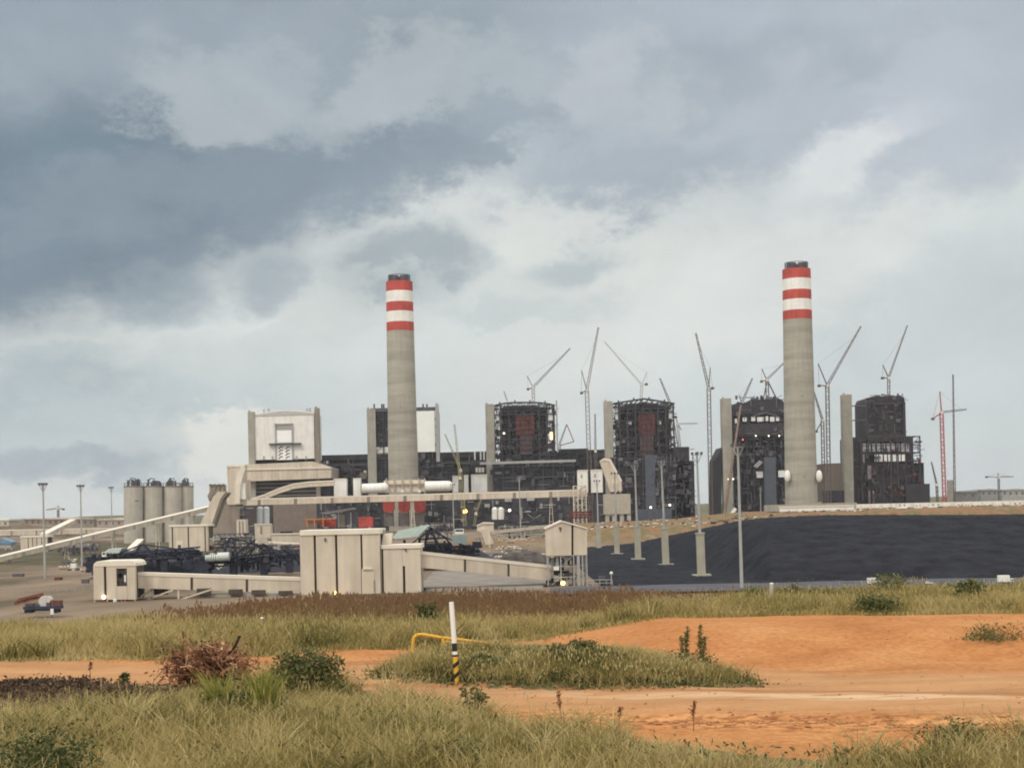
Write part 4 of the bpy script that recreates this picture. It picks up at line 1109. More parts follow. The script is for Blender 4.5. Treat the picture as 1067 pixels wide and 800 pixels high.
# ---------------------------------------------------------------- site clutter at the foot of the boiler houses
def site_block(name, label, cat, m, x0, y0, x1, y1, Y, dep, extras=()):
    c = at((x0 + x1) / 2, y1, Y); r = thing(name, label, cat, (c.x, Y, c.z))
    pbox('wall', m, r, x0, y0, x1, y1, Y, dep)
    for (nm, m_, a, b_, c_, d_, yo) in extras: pbox(nm, m_, r, a, b_, c_, d_, Y - yo, yo + .5)
    return r
Y = 1330
u = thing('precipitator', 'dark ribbed filter building running along behind the long conveyor', 'filter building', gpt(500, Y))
pbox('dark_wall', mat('slate_wall', (.055, .056, .068), .8, .25, .1, streak=.1), u, 330, 517, 455, 552, Y, 30)
pbox('dark_wall', MATS['slate_wall'], u, 455, 517, 640, 552, Y, 30)
b = MB()
for k in range(34): b.pbox(331 + k * 9.1, 518, 332 + k * 9.1, 551, Y - .6, .59)
b.build('wall_ribs', STEEL, u)
clutter(332, 518, 640, 550, Y - 5, 4, 330, u, [STEEL, STEEL2, STEEL2, LSTEEL], 6)
each('vent_box', LSTEEL, u, ((526, 518, 533, 522.5), (549, 517, 557, 521.5)), Y - 8, 6)
for px, py, r_, m_ in ((484.5, 532.5, 2.0, LAMP_Y), (531, 531.5, 1.2, LAMP_W)): lamp(u, px, py, Y - 9, r_, m_)
for px in (515.5, 522):
    c = at(px, 541, 1290); t_ = at(px, 530, 1290)
    o = MB().cyl(c, t_, 2.6, 2.6, 14).cyl(t_, t_ + Vector((0, 0, 1.6)), 2.6, .6, 14).build('white_silo', WHITE, smooth=False)
    tag(o, 'stubby white silo, ' + ('left of the pair' if px < 518 else 'right of the pair') + ' below the long conveyor', 'silo', 'pair of stubby white silos')

# red hoppers and grey plinths below the left chimney
Y = 1240
for k, px in enumerate((399, 415, 431.5)):
    lab = ('left', 'middle', 'right')[k]
    c = at(px + 5, 548, Y); r = thing('hopper', f'red painted steel hopper on a grey frame, {lab} of three below the left chimney', 'hopper', (c.x, Y, c.z), 'red hoppers below the left chimney')
    MB().prism([(px, 520.5), (px + 11.5, 520.2), (px + 11.5, 530), (px + 9.6, 533.5), (px + 2, 533.7), (px, 530.5)], Y, 9).build('bin', RED, r)
    pbox('plinth', mat('ash_grey', (.24, .21, .2), .85, .15, .3), r, px + 1, 534, px + 10.5, 548, Y + 3, 6)
    b = MB()
    for q in (px + .3, px + 10.4): b.pbox(q, 533, q + 1, 548, Y, 1)
    b.build('frame', STEEL2, r)
site_block('tank', 'squat red tank behind the cream crusher house', 'tank', RED, 373.5, 539, 388, 549, 1180, 10, (('rim', RED, 373, 538.4, 388.5, 539.6, .5),))
o = site_block('tank', 'red container beside the orange girder stack', 'container', RED, 335, 541, 349, 549, 1185, 8, (('rim', RED, 334.6, 540.4, 349.4, 541.4, .4),))
b = MB()
for k in range(3): b.pbox(318 + k, 540 + k * 2.0, 346 - k * 4, 541.3 + k * 2.0, 1175 + k * 3, 6)
for px in (319, 327, 336): b.pbox(px, 541, px + 1.3, 549, 1174, 1)
tag(b.build('girder_stack', ORANGE), 'orange primed steel girders stacked on trestles behind the crusher house', 'girders')
r = thing('site_shed', 'open sided grey roofed shed above the orange girders', 'shed', at(352, 549, 1200))
MB().prism([(333, 534), (366, 529), (370, 530), (340, 536)], 1200, 14).build('roof', mat('grey_sheet', (.32, .33, .36), .6, .1, .3), r)
for px in (336, 352, 365): pbox('post', LSTEEL, r, px, 533.5, px + 1.2, 549, 1203, 1)
pbox('concrete_stair', CONC3, r, 353.5, 536, 359, 549, 1204, 5)

# ---------------------------------------------------------------- white pipes and ducts
Y = 1215
u = thing('gas_duct', 'fat white horizontal pipe in short lengths passing before the left chimney', 'pipe', at(420, 516, Y))
for k, (x0, x1, yc, r_) in enumerate(((377.5, 391.5, 508.8, 5.0), (393, 400, 508.4, 5.2), (443, 467, 506.6, 5.4))):
    a, c = at(x0, yc + .1, Y), at(x1, yc - .3, Y); rr_ = r_ * Y / FPX
    m_ = MB().cyl(a, c, rr_, rr_, 20).sphere(c, rr_ * .999, 16, 9, 1.0); m_.build('pipe_length', WHITE, u, smooth=False)
MB().prism([(400, 500.5), (443, 499.6), (443, 512), (400, 513)], Y + 3, 8).build('insulated_duct', CREAM2, u)
b = MB()
for px in (402, 410, 418.5, 427, 436, 442): b.pbox(px, 498, px + 1.0, 514, Y, 2.9)
b.pbox(400, 503.8, 443, 504.6, Y + .6, 2.3)
b.build('duct_ribs', mat('rib_tan', (.45, .37, .29), .8, .1, .3), u)
for px in (403, 419.5, 437): MB().cyl(at(px, 511.5, Y - 1), at(px, 511.5, Y + 2), 1.5, 1.5, 12).build('expansion_joint', WHITE, u)
for x0, x1, y0, y1 in ((348, 361, 499, 519), (368, 375.5, 498.5, 518)):
    site_block('white_block', 'white clad box building, ' + ('wider one left' if x0 < 360 else 'narrower one right') + ', on the long conveyor near the left chimney', 'building', WHITE, x0, y0, x1, y1, 1218, 10, (('parapet', CREAM2, x0 - .4, y0 - .6, x1 + .4, y0 + .5, .4),))

# ---------------------------------------------------------------- long conveyor
def gallery(name, label, cat, top0, bot0, top1, bot1, Y0, Y1, wid, m=CREAM, joints=6, roof=True, legs=(), group=None, zleg=YARD, joint_m=None):
    """covered conveyor bridge between two points of the place"""
    A, B, C_, D = at(*top0, Y0), at(*bot0, Y0), at(*top1, Y1), at(*bot1, Y1)
    r = thing(name, label, cat, (A.x, Y0, min(B.z, D.z)), group)
    d = (C_ - A); n_ = Vector((-d.y, d.x, 0)).normalized() * wid
    if n_.y < 0: n_ = -n_
    P = [A, B, D, C_]; Q = [p + n_ for p in P]
    MB().add(P + Q, [(0, 1, 2, 3), (7, 6, 5, 4), (0, 4, 5, 1), (1, 5, 6, 2), (2, 6, 7, 3), (3, 7, 4, 0)]).build('casing', m, r)
    up = Vector((0, 0, (A.z - B.z) * .13)); o = n_.normalized() * .12 * max(1, wid / 5)
    if roof:
        T = [A - o - up * 1.2, C_ - o - up * 1.2, C_ - o + up * .5, A - o + up * .5]; T2 = [p + n_ + 2 * o for p in T]
        MB().add(T + T2, [(0, 1, 2, 3), (7, 6, 5, 4), (0, 4, 5, 1), (1, 5, 6, 2), (2, 6, 7, 3), (3, 7, 4, 0)]).build('roof', CREAM2, r)
    if joints:
        for k in range(1, joints + 1):
            j = MB()
            t = k / (joints + 1); p = A.lerp(C_, t) - up * 1.3; q = B.lerp(D, t); w = (A - C_).length * .004 + .12
            dd = d.normalized() * w; j.add([p - o * .6 - dd, p - o * .6 + dd, q - o * .6 + dd, q - o * .6 - dd, p + dd * 0 + o * .2 - dd, p + dd + o * .2, q + dd + o * .2, q - dd + o * .2],
                                       [(0, 1, 2, 3), (7, 6, 5, 4), (0, 4, 5, 1), (1, 5, 6, 2), (2, 6, 7, 3), (3, 7, 4, 0)])
            j.build('joint_strip', joint_m or CONC3, r)
    for t in legs:
        p = B.lerp(D, t) + n_ * .5; w = wid * .35
        lb = MB()
        for s_ in (-1, 1): lb.beam((p.x + s_ * w * .9, p.y, zleg), (p.x + s_ * w * .25, p.y, p.z), wid * .09)
        for k in range(3):
            z_ = zleg + (p.z - zleg) * (k + 1) / 4; h_ = w * (.9 - .65 * (k + 1) / 4); lb.beam((p.x - h_, p.y, z_), (p.x + h_, p.y, z_), wid * .06)
        lb.build('trestle', m, r)
    return r
gallery('conveyor_gallery', 'very long level cream conveyor bridge crossing before the left chimney', 'conveyor', (232, 520.5), (232, 527), (612, 510), (612, 517), 1190, 1190, 6, joints=9, legs=(.52, .9))
u = thing('conveyor_gallery', 'curved cream conveyor rising behind the long level bridge at its left end', 'conveyor', at(300, 525, 1200))
P_ = [(258, 521), (275, 515.5), (290, 509), (305, 504.2), (322, 502), (348, 500.8)]
MB().prism(P_ + [(x, y + 5) for x, y in reversed(P_)], 1202, 5).build('casing', CREAM, u)
MB().prism([(x, y - .6) for x, y in P_] + [(x, y + .8) for x, y in reversed(P_)], 1201.4, 6.2).build('roof', CREAM2, u)

# transfer tower with elbow conveyors, left
Y = 1100
u = thing('transfer_tower', 'tall cream transfer tower where the long conveyors meet, left of the white unit', 'transfer tower', gpt(246, Y))
MB().prism([(236.5, 486), (254, 484.6), (254, 525), (238, 526)], Y, 14).build('wall', CREAM, u)
pbox('roof', CREAM2, u, 235.8, 484.4, 254.6, 486.4, Y - .5, 15)
pbox('lower_wall', CONC3, u, 223, 525, 250, 560, Y + 1, 16)
pbox('stair_wall', CREAM, u, 218, 505, 234, 528, Y + 6, 8)
b = MB()
for px in (219, 223, 227.5, 232): b.pbox(px, 504, px + 1.2, 512, Y + 4, 1.8)
b.pbox(217.5, 504.4, 234, 505.6, Y + 4, 1.8)
b.build('stair_frame', CONC3, u)
MB().prism([(251, 486), (256, 487.5), (253, 496), (250.4, 507), (249.5, 525), (245, 525), (244.6, 507), (246.5, 495)], Y - 4, 3.8).build('curved_chute', CREAM2, u)
pbox('white_panel', WHITE, u, 248.8, 503, 255.5, 520, Y - 2, 3)
pbox('duct', CREAM, u, 257.5, 499.5, 260.5, 521, Y + 4, 3)
clutter(250, 527, 262, 552, Y - 1, 6, 40, u, [STEEL2, STEEL, LSTEEL], 4)
site_block('grey_wall_block', 'dark block between the transfer tower and the grey wall', 'building', mat('umber_wall', (.07, .06, .06), .85, .2, .2), 250, 523, 282, 558, 1230, 14)  # darker umber colour than the neighbouring blocks
for k, (px, lab) in enumerate(((271, 'left'), (277.5, 'right'))):
    c, t_ = at(px, 545, 1120), at(px, 529, 1120)
    tag(MB().cyl(c, t_, 2.5, 2.5, 14).cyl(t_, t_ + Vector((0, 0, 1)), 2.5, 1.2, 14).build('water_tank', mat('tank_grey_blue', (.52, .57, .6), .5, .06, .3)), f'upright pale blue grey tank, {lab} of two before the dark block', 'tank', 'upright tanks')
site_block('pump_house', 'small cream pump house below the upright tanks', 'building', CREAM, 265.5, 546, 282, 560, 900, 8, (('door', CONC3, 271, 548, 273, 556, .3), ('roof', CREAM2, 265, 545.4, 282.6, 546.6, .4)))
site_block('stair_house', 'narrow pale stair house with slots beside the reclaimer boom', 'building', CREAM, 246.5, 541, 256, 560, 850, 8, (('slot', CONC3, 249, 543, 250.2, 556, .3), ('slot', CONC3, 252.6, 543, 253.6, 556, .3)))
r = site_block('service_building', 'low cream service building with dark window, right of the beige transfer house', 'building', CREAM, 283, 556, 312, 568, 700, 8, (('window', DARK, 292, 553.5, 305, 556, .2), ('roof', CREAM2, 282.4, 555.4, 312.6, 556.8, .4)))

# ---------------------------------------------------------------- concrete silos
Y = 1000
for k, (x0, x1) in enumerate(((129.5, 148.2), (149.4, 168.6), (169.6, 188.8), (188, 200))):
    lab = ('leftmost', 'second from the left', 'third from the left', 'rightmost, half hidden')[k]
    c, t_ = at((x0 + x1) / 2, 552, Y + 6 * k), at((x0 + x1) / 2, 507.6, Y + 6 * k); r_ = (x1 - x0) / 2 * (Y) / FPX * 1.03
    if k == 3: r_ *= 1.25
    s = thing('silo', f'grey concrete ash silo with steel gear on top, {lab} of four', 'silo', (c.x, c.y, YARD), 'four concrete ash silos')
    MB().cyl((c.x, c.y, YARD), t_, r_, r_, 32).build('shell', mat('silo_concrete', (.46, .43, .375), .9, .1, .15, streak=.12), s)
    MB().cyl(t_, t_ + Vector((0, 0, .9)), r_ * 1.03, r_ * 1.03, 32).build('roof_slab', CONC3, s)
    b = MB(); z0 = t_.z + .9
    for _ in range(9):
        a = RNG.uniform(0, 6.28); q = RNG.uniform(.2, .8) * r_; p = Vector((t_.x + math.cos(a) * q, t_.y + math.sin(a) * q, z0)); h = RNG.uniform(1.8, 5.2)
        b.box(p - Vector((.5, .5, 0)), p + Vector((.5 + RNG.random() * .8, .5, h)))
    for i in range(10):
        a = 2 * math.pi * i / 10; b2 = 2 * math.pi * (i + 1) / 10; p = Vector((t_.x + math.cos(a) * r_ * .95, t_.y + math.sin(a) * r_ * .95, z0)); q = Vector((t_.x + math.cos(b2) * r_ * .95, t_.y + math.sin(b2) * r_ * .95, z0))
        b.beam(p, p + Vector((0, 0, 2.2)), .25); b.beam(p + Vector((0, 0, 2.1)), q + Vector((0, 0, 2.1)), .22)
    b.beam(Vector((t_.x - r_ * .7, t_.y, z0)), Vector((t_.x - r_ * .2, t_.y, z0 + 5.5)), .6); b.beam(Vector((t_.x - r_ * .2, t_.y, z0 + 5.5)), Vector((t_.x + r_ * .3, t_.y, z0 + 5)), .6)
    b.build('roof_gear', STEEL2, s)

# ---------------------------------------------------------------- left conveyors and houses
gallery('conveyor_gallery', 'long thin cream conveyor climbing from the left edge to the elbow tower', 'conveyor', (-60, 594.5), (-60, 599.5), (232, 524.5), (232, 529.5), 560, 760, 3.4, joints=12, legs=(.2, .38, .55, .72, .88), joint_m=CONC)
r = thing('elbow_chute', 'broad cream elbow chute dropping from the tower to the beige transfer house', 'chute', at(215, 550, 640))
MB().prism([(205.5, 549.5), (208.5, 546), (222, 517), (227, 512.4), (235.5, 512), (229.5, 520), (219.5, 549.5)], 640, 9).build('casing', CREAM, r)
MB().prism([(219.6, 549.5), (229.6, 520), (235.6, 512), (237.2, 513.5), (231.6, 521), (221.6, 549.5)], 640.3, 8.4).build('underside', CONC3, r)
MB().prism([(216, 516.6), (221, 508), (222, 509), (222.4, 515), (218, 522)], 642, 5).build('stair', CONC3, r)

def panel_house(label, x0, y0, x1, y1, Y, dep, slots, extras=(), rooflip=3.6, name='transfer_house', cat='transfer house', panel_m=None, roof_pts=None, zb=None):
    """precast panel house: dark core, proud panels with slots left open between them"""
    c = at((x0 + x1) / 2, y1, Y); r = thing(name, label, cat, (c.x, Y, c.z))
    pbox('core', mat('slot_dark', (.075, .062, .05), .9, .2, .5), r, x0 + .4, y0 + 1, x1 - .4, y1, Y + .5, dep)
    pm = panel_m or CREAM
    xs = [x0] + [v for s in slots for v in s] + [x1]
    for a, b_ in zip(xs[0::2], xs[1::2]): MB().pbox(a, y0 + .5, b_, y1, Y, dep * .18).build('wall_panel', pm, r, .04)
    MB().pbox(x1 - .35, y0 + .5, x1 + .05, y1, Y + dep * .18 + .01, dep * .8).build('side_wall', pm, r)
    MB().pbox(x0 - .05, y0 + .5, x0 + .35, y1, Y + dep * .18 + .01, dep * .8).build('side_wall', pm, r)
    MB().pbox(x0 - .5, y0 - .4, x1 + .5, y0 + rooflip, Y - .25, dep + .6).build('roof', CREAM2, r, .08)
    for (nm, m_, a, b_, c_, d_, proud) in extras: MB().pbox(a, b_, c_, d_, Y - proud, proud + .02).build(nm, m_, r)
    return r
panel_house('beige panelled transfer house with two dark slots at the foot of the elbow chute', 176, 547, 216.5, 574, 600, 12, ((179, 180.4), (195.6, 197), (213.2, 214.4)),
            (('gate', mat('pale_gate', (.66, .6, .5), .7, .08, .5), 183.6, 563, 190.5, 572.5, .15), ('gate_window', STEEL2, 185.2, 567.5, 188.6, 571.5, .22)), 1.6)
gallery('conveyor_gallery', 'short cream gallery running right from the beige transfer house', 'conveyor', (216.5, 561), (216.5, 568), (312, 566.5), (312, 572.5), 604, 604, 4, joints=3)
Y = 800
panel_house('small pale slotted house on the far left, below the level gallery', 21.5, 558.5, 49, 575, Y, 10, ((29, 29.8), (33.5, 34.2), (38, 38.8), (43, 43.8)), (), 1.4)
gallery('conveyor_gallery', 'level pale gallery at the left edge behind the slotted house', 'conveyor', (-40, 553), (-40, 559), (116, 550), (116, 555), 860, 860, 6, joints=5, legs=(.3, .5, .7))
gallery('conveyor_gallery', 'short steep cream gallery rising from the slotted house', 'conveyor', (49, 556), (49, 560.5), (79, 541), (79, 545), 806, 850, 4, joints=2)
r = thing('site_shed', 'blue roofed shed at the left edge beneath the level gallery', 'shed', at(2, 567, 700))
MB().prism([(-14, 563), (2, 560.4), (12, 564.4), (12, 566.4), (-14, 566.4)], 700, 8).build('roof', BLUEP, r)
pbox('wall', LSTEEL, r, -14, 566.4, 11, 571, 700.5, 7)
def low_hall(label, x0, y0, x1, y1, Y, dep, m, roof_m=None, rise=1.5):
    c = at((x0 + x1) / 2, y1, Y); r = thing('warehouse', label, 'warehouse', (c.x, Y, c.z))
    pbox('wall', m, r, x0, y0, x1, y1, Y, dep)
    MB().prism([(x0 - .8, y0 + .5), ((x0 + x1) / 2, y0 - rise), (x1 + .8, y0 + .3), (x1 + .8, y0 + 1.2), (x0 - .8, y0 + 1.4)], Y - 1, dep + 2).build('roof', roof_m or CREAM2, r)
    b = MB(); n = max(2, int((x1 - x0) / 6))
    for k in range(n): b.pbox(x0 + (x1 - x0) * (k + .3) / n, y0 + 3, x0 + (x1 - x0) * (k + .62) / n, min(y1 - 1, y0 + 5.4), Y - .3, .28)
    b.build('window_band', STEEL2, r)
low_hall('long brown grey warehouse on the left horizon', 25, 539.5, 98, 556, 1500, 40, mat('warehouse_brown', (.26, .22, .19), .85, .1, .2), CREAM, .6)
low_hall('grey beige warehouse left of the silos', 101, 540.5, 134, 556, 1480, 40, mat('warehouse_beige', (.36, .31, .26), .85, .1, .2), CREAM, .8)
low_hall('pale low warehouse at the left edge of the horizon', -30, 541, 9, 556, 1520, 40, mat('warehouse_pale', (.5, .46, .4), .85, .1, .2), CREAM2, .5)
MB_ = MB().prism([(-30, 549), (0, 548), (30, 546.5), (60, 549), (110, 549), (110, 556), (-30, 558)], 1100, 18)
tag(MB_.build('spoil_bank', mat('bank_earth', (.24, .19, .145), .95, .2, .1)), 'pale earth spoil bank before the left warehouses', 'earth bank')

# ---------------------------------------------------------------- near transfer houses and galleries
Y = 318
panel_house('large cream crusher house of tall slotted panels in the centre of the yard', 313, 552, 396, 621.5, Y, 13, ((327.2, 329.6), (349.5, 351.9), (376, 378)),
            (('door', mat('door_cream', (.58, .50, .39), .7, .05, .4), 377, 592.6, 390, 620.5, .12), ('door_canopy', CREAM2, 378, 591.6, 388, 593, .5), ('wall_lamp', STEEL2, 338, 560.4, 339.6, 563.6, .4), ('door_frame', CONC3, 389.4, 604, 390.6, 616, .2)),
            5, 'crusher_house', 'crusher house')
# shaft: slot 3 stops above the door
panel_house('lower cream annex joined to the right of the crusher house', 397, 567.5, 438.5, 620, Y + 1, 10, ((397.6, 399.6), (419.6, 422.2)), (('wall_panel_low', CREAM, 419.4, 572, 422.4, 589.5, .01), ('wall_lamp', STEEL2, 422, 571.5, 423.4, 574, .4)), 4)
r = thing('concrete_block', 'small pale equipment housing on the roof of the annex', 'housing', at(401, 567, Y + 4))
MB().prism([(397.5, 567), (399.5, 556), (408.5, 555), (407, 567)], Y + 4, 3).build('hood', CREAM2, r)
pbox('base', CONC, r, 396.6, 551.8, 401, 567, Y + 6, 3)
pl = at(349.4, 617.5, Y - 1.5)
r = thing('yard_lamp', 'lit yard lamp glowing at the foot of the crusher house', 'lamp', (pl.x, pl.y, pl.z - 1.2))
MB().cyl((pl.x, pl.y, pl.z - 1.3), (pl.x, pl.y, pl.z - .2), .06, .06, 6).build('post', STEEL2, r); MB().sphere(pl, .3, 10, 6, 1.4).build('bulb', LAMP_Y, r)

Y = 308
c = at(119, 624, Y); r = thing('transfer_house', 'small square cream transfer house with a dark window hole, left of the crusher house', 'transfer house', (c.x, Y, c.z))
pbox('core', MATS['slot_dark'], r, 98, 587, 140.4, 624, Y + .5, 8)
for (x0, y0, x1, y1) in ((97.4, 590, 108.2, 624.5), (111, 590, 121.4, 624.5), (132.4, 590, 141, 624.5), (121.4, 590, 132.4, 592), (121.4, 610.5, 132.4, 624.5)): pbox('wall_panel', CREAM, r, x0, y0, x1, y1, Y, 1.2)
pbox('side_wall', CREAM, r, 140.6, 590, 141.1, 624, Y + 1.21, 7)
MB().prism([(97, 590.4), (97.6, 587.4), (100, 585), (104, 584.2), (134, 583.6), (138.5, 584), (141, 586.4), (141.6, 589.6)], Y - .1, 9).build('roof', CREAM2, r, .1)
b = MB()
for k in range(12): q = at(RNG.uniform(122, 131.5), RNG.uniform(593, 609), Y + .3); b.box(q - Vector((.2, .1, RNG.uniform(.2, .8))), q + Vector((RNG.uniform(.1, .6), .1, .3)))
b.build('machinery', STEEL2, r)
pbox('motor', WHITE, r, 129.4, 599, 131.2, 606, Y + .1, .5)
for px in (98, 111, 126, 139.4): pbox('leg', CREAM, r, px, 624.5, px + 1.8, 632, Y + .4, .5)
q = at(108.3, 621.8, Y - .5); MB().sphere(q, .45, 10, 7).build('floodlight', LAMP_W, r)
q = at(120, 632, Y - 1); tag(MB().cyl(q, q + Vector((0, 0, 1.5)), .4, .4, 12).cyl(q + Vector((0, 0, 1.5)), q + Vector((0, 0, 1.7)), .42, .3, 12).build('drum', WHITE), 'white drum standing under the small square transfer house', 'drum')
q = at(130.5, 631, Y - 1); tag(MB().cyl(q, q + Vector((0, 0, 1.2)), .42, .12, 12).box(q + Vector((-.5, -.5, -.05)), q + Vector((.5, .5, .05))).build('traffic_cone', mat('cone_red', (.55, .12, .06), .6, .1, 1)), 'red cone near the right leg of the small square transfer house', 'cone')
q = at(108, 632, Y - 1); tag(MB().cyl(q, q + Vector((0, 0, 1.3)), .5, .5, 12).cyl(q + Vector((0, 0, .5)), q + Vector((0, 0, .6)), .54, .54, 12).build('drum', mat('rusty_drum', (.2, .07, .05), .8, .3, 2)), 'rusty drum under the lit lamp of the small square transfer house', 'drum')

gallery('conveyor_gallery', 'low cream conveyor gallery linking the small transfer house and the crusher house', 'conveyor', (141, 597), (141, 612.5), (313.5, 602.5), (313.5, 618), 311, 321, 4, joints=2, joint_m=MATS['slot_dark'])
gallery('conveyor_gallery', 'cream conveyor gallery sloping down right from the annex to the tower house', 'conveyor', (438, 575), (438, 591), (574, 589.5), (574, 604.5), 320, 332, 4, joints=2, joint_m=MATS['slot_dark'])
r = thing('trestle', 'sloping cream steel trestle under the low left conveyor', 'trestle', at(170, 628, 314))
b = MB()
for (a, b_) in (((141, 625), (160, 613)), ((141, 629), (180, 614.5)), ((180, 627), (220, 614)), ((158, 614), (158, 627)), ((186, 615), (186, 627)), ((150, 628), (205, 627))): b.beam(at(*a, 313), at(*b_, 313), .35)
b.build('steelwork', CREAM, r)
pbox('footing', CONC, r, 195, 618.5, 312, 624, 316, 4)
for x_ in (160, 205, 238, 262, 290): pbox('support', MATS['slot_dark'], r, x_, 611 + (x_ - 141) * .03, x_ + 14, 619.5, 314.5, 1.2)

Y = 330
c = at(590, 612, Y); r = thing('tower_house', 'cream cladded conveyor head house on a steel leg tower before the coal', 'head house', (c.x, Y, c.z))
MB().prism([(568.5, 549.5), (576, 546), (585, 542.6), (595.4, 545), (595.4, 578.4), (569.5, 579)], Y, 8).build('wall_panel', CREAM, r)
MB().prism([(597.6, 545.4), (611.6, 550), (611.8, 578), (597.6, 578.2)], Y, 8).build('wall_panel', CREAM, r)
MB().prism([(569.4, 550.5), (585, 544), (611, 551), (611, 577.5), (570, 578)], Y + .6, 7).build('core', MATS['slot_dark'], r)
MB().prism([(567.6, 550), (585, 541.9), (612.4, 549.8), (612.4, 551.2), (585, 543.6), (567.6, 551.6)], Y - .3, 8.8).build('roof', CREAM2, r)
MB().prism([(582, 549), (585, 549), (584, 554)], Y - .25, .24).build('wall_lamp', STEEL2, r)
b = MB(); frame3d(b, 571, 578.5, 611.5, 612, Y + .4, 7, 3, 3, 2, .28); b.build('steel_legs', LSTEEL, r)
pbox('stair_tower', LSTEEL, r, 601.5, 579, 604.4, 610, Y - .6, .8)
pbox('stair_tower', LSTEEL, r, 606.5, 579, 608, 610, Y - .5, .8)
clutter(572, 580, 600, 608, Y + 1.5, 4, 46, r, [STEEL, STEEL2, LSTEEL], 1.6, .15)
pbox('motor_box', WHITE, r, 577, 590, 582.5, 594, Y + .2, 1.2)
q = at(586.5, 607.3, Y - .8); MB().sphere(q, .5, 10, 7).build('floodlight', LAMP_Y, r)
gallery('conveyor_gallery', 'thin pale conveyor feeding the head house from the left', 'conveyor', (512, 553.5), (512, 556), (572, 547), (572, 549.6), 420, 336, 2.4, joints=0)
r = thing('transfer_house', 'small inclined cream feeder house behind the sloping gallery', 'transfer house', at(505, 571, 470))
MB().prism([(497, 547), (503, 544.6), (514, 545), (514.5, 553), (508, 556), (497, 553)], 470, 6).build('hood', CREAM, r)
MB().prism([(500.5, 551.5), (509, 551), (514.5, 566.5), (506, 567.5)], 469, 5).build('chute', CREAM, r)
MB().prism([(497.5, 546.6), (503, 544), (514.4, 544.4), (514.4, 545.8), (503, 545.6), (497.5, 548.2)], 469.6, 7).build('roof', CREAM2, r)
for px in (498, 512): pbox('leg', LSTEEL, r, px, 555, px + 1, 578, 471, .6)

# railings and gear right of the tower house
r = thing('handrail', 'low grey steel railing and platform right of the head house legs', 'railing', at(625, 612, 328))
b = MB()
for px in (612, 618, 625, 632, 638): b.beam(at(px, 611, 328), at(px, 603.6, 328), .14)
b.beam(at(612, 604, 328), at(638, 603.6, 328), .16); b.beam(at(612, 607.4, 328), at(638, 607, 328), .12); b.build('rail', LSTEEL, r)
pbox('cabinet', STEEL2, r, 624, 600, 631, 605, 330, 1.4); MB().cyl(at(637, 611, 327), at(637, 598, 327), .14, .14, 6).build('post', LSTEEL, r); MB().sphere(at(637, 597, 327), .4, 10, 6).build('globe', WHITE, r)
# ---------------------------------------------------------------- coal rows and reclaimers (middle yard)
def ridge(label, px0, px1, py_top, py_bot, Y, dep, m, rough=.6, name='coal_row'):
    x0, x1 = at(px0, py_bot, Y).x, at(px1, py_bot, Y).x; zb_ = at((px0 + px1) / 2, py_bot, Y).z; zt2 = at((px0 + px1) / 2, py_top, Y + dep / 2).z
    xs = np.linspace(x0, x1, max(20, int((x1 - x0) / 1.0))); ys = np.linspace(Y, Y + dep, 16)
    def zf(X, Yy):
        e = np.clip(np.minimum(X - x0, x1 - X) / (dep * .4), 0, 1); p = np.clip(1 - np.abs((Yy - Y) / dep * 2 - 1), 0, 1)
        return zb_ + (zt2 - zb_) * np.minimum(1, e) * np.clip(p * 1.7, 0, 1) ** .8 * (1 + .07 * wob(X, Yy, 5, 3)) + .15 * wob(X, Yy, 1.7, 2) * (p > .1)
    return tag(link_mesh(name, grid_mesh(name, xs, ys, zf), m), label, 'coal heap', 'coal rows in the middle yard')
COAL2 = mat('coal_blue', (.010, .012, .021), .7, .4, .4, rgb2=(.026, .031, .05), bump=.5, spec=.4)
ridge('left blue black coal row behind the small transfer house', 92, 222, 573, 601, 430, 20, COAL2)
ridge('middle blue black coal row beside the large crusher house', 214, 330, 578, 601, 440, 20, COAL2)
ridge('right blue black coal row, right of the annex', 432, 520, 571, 586, 430, 18, COAL2)
ridge('brown black coal row trailing off before the head house', 505, 585, 575, 592, 440, 18, mat('coal_brown', (.035, .03, .03), .8, .4, .5, rgb2=(.10, .085, .075), bump=.4))

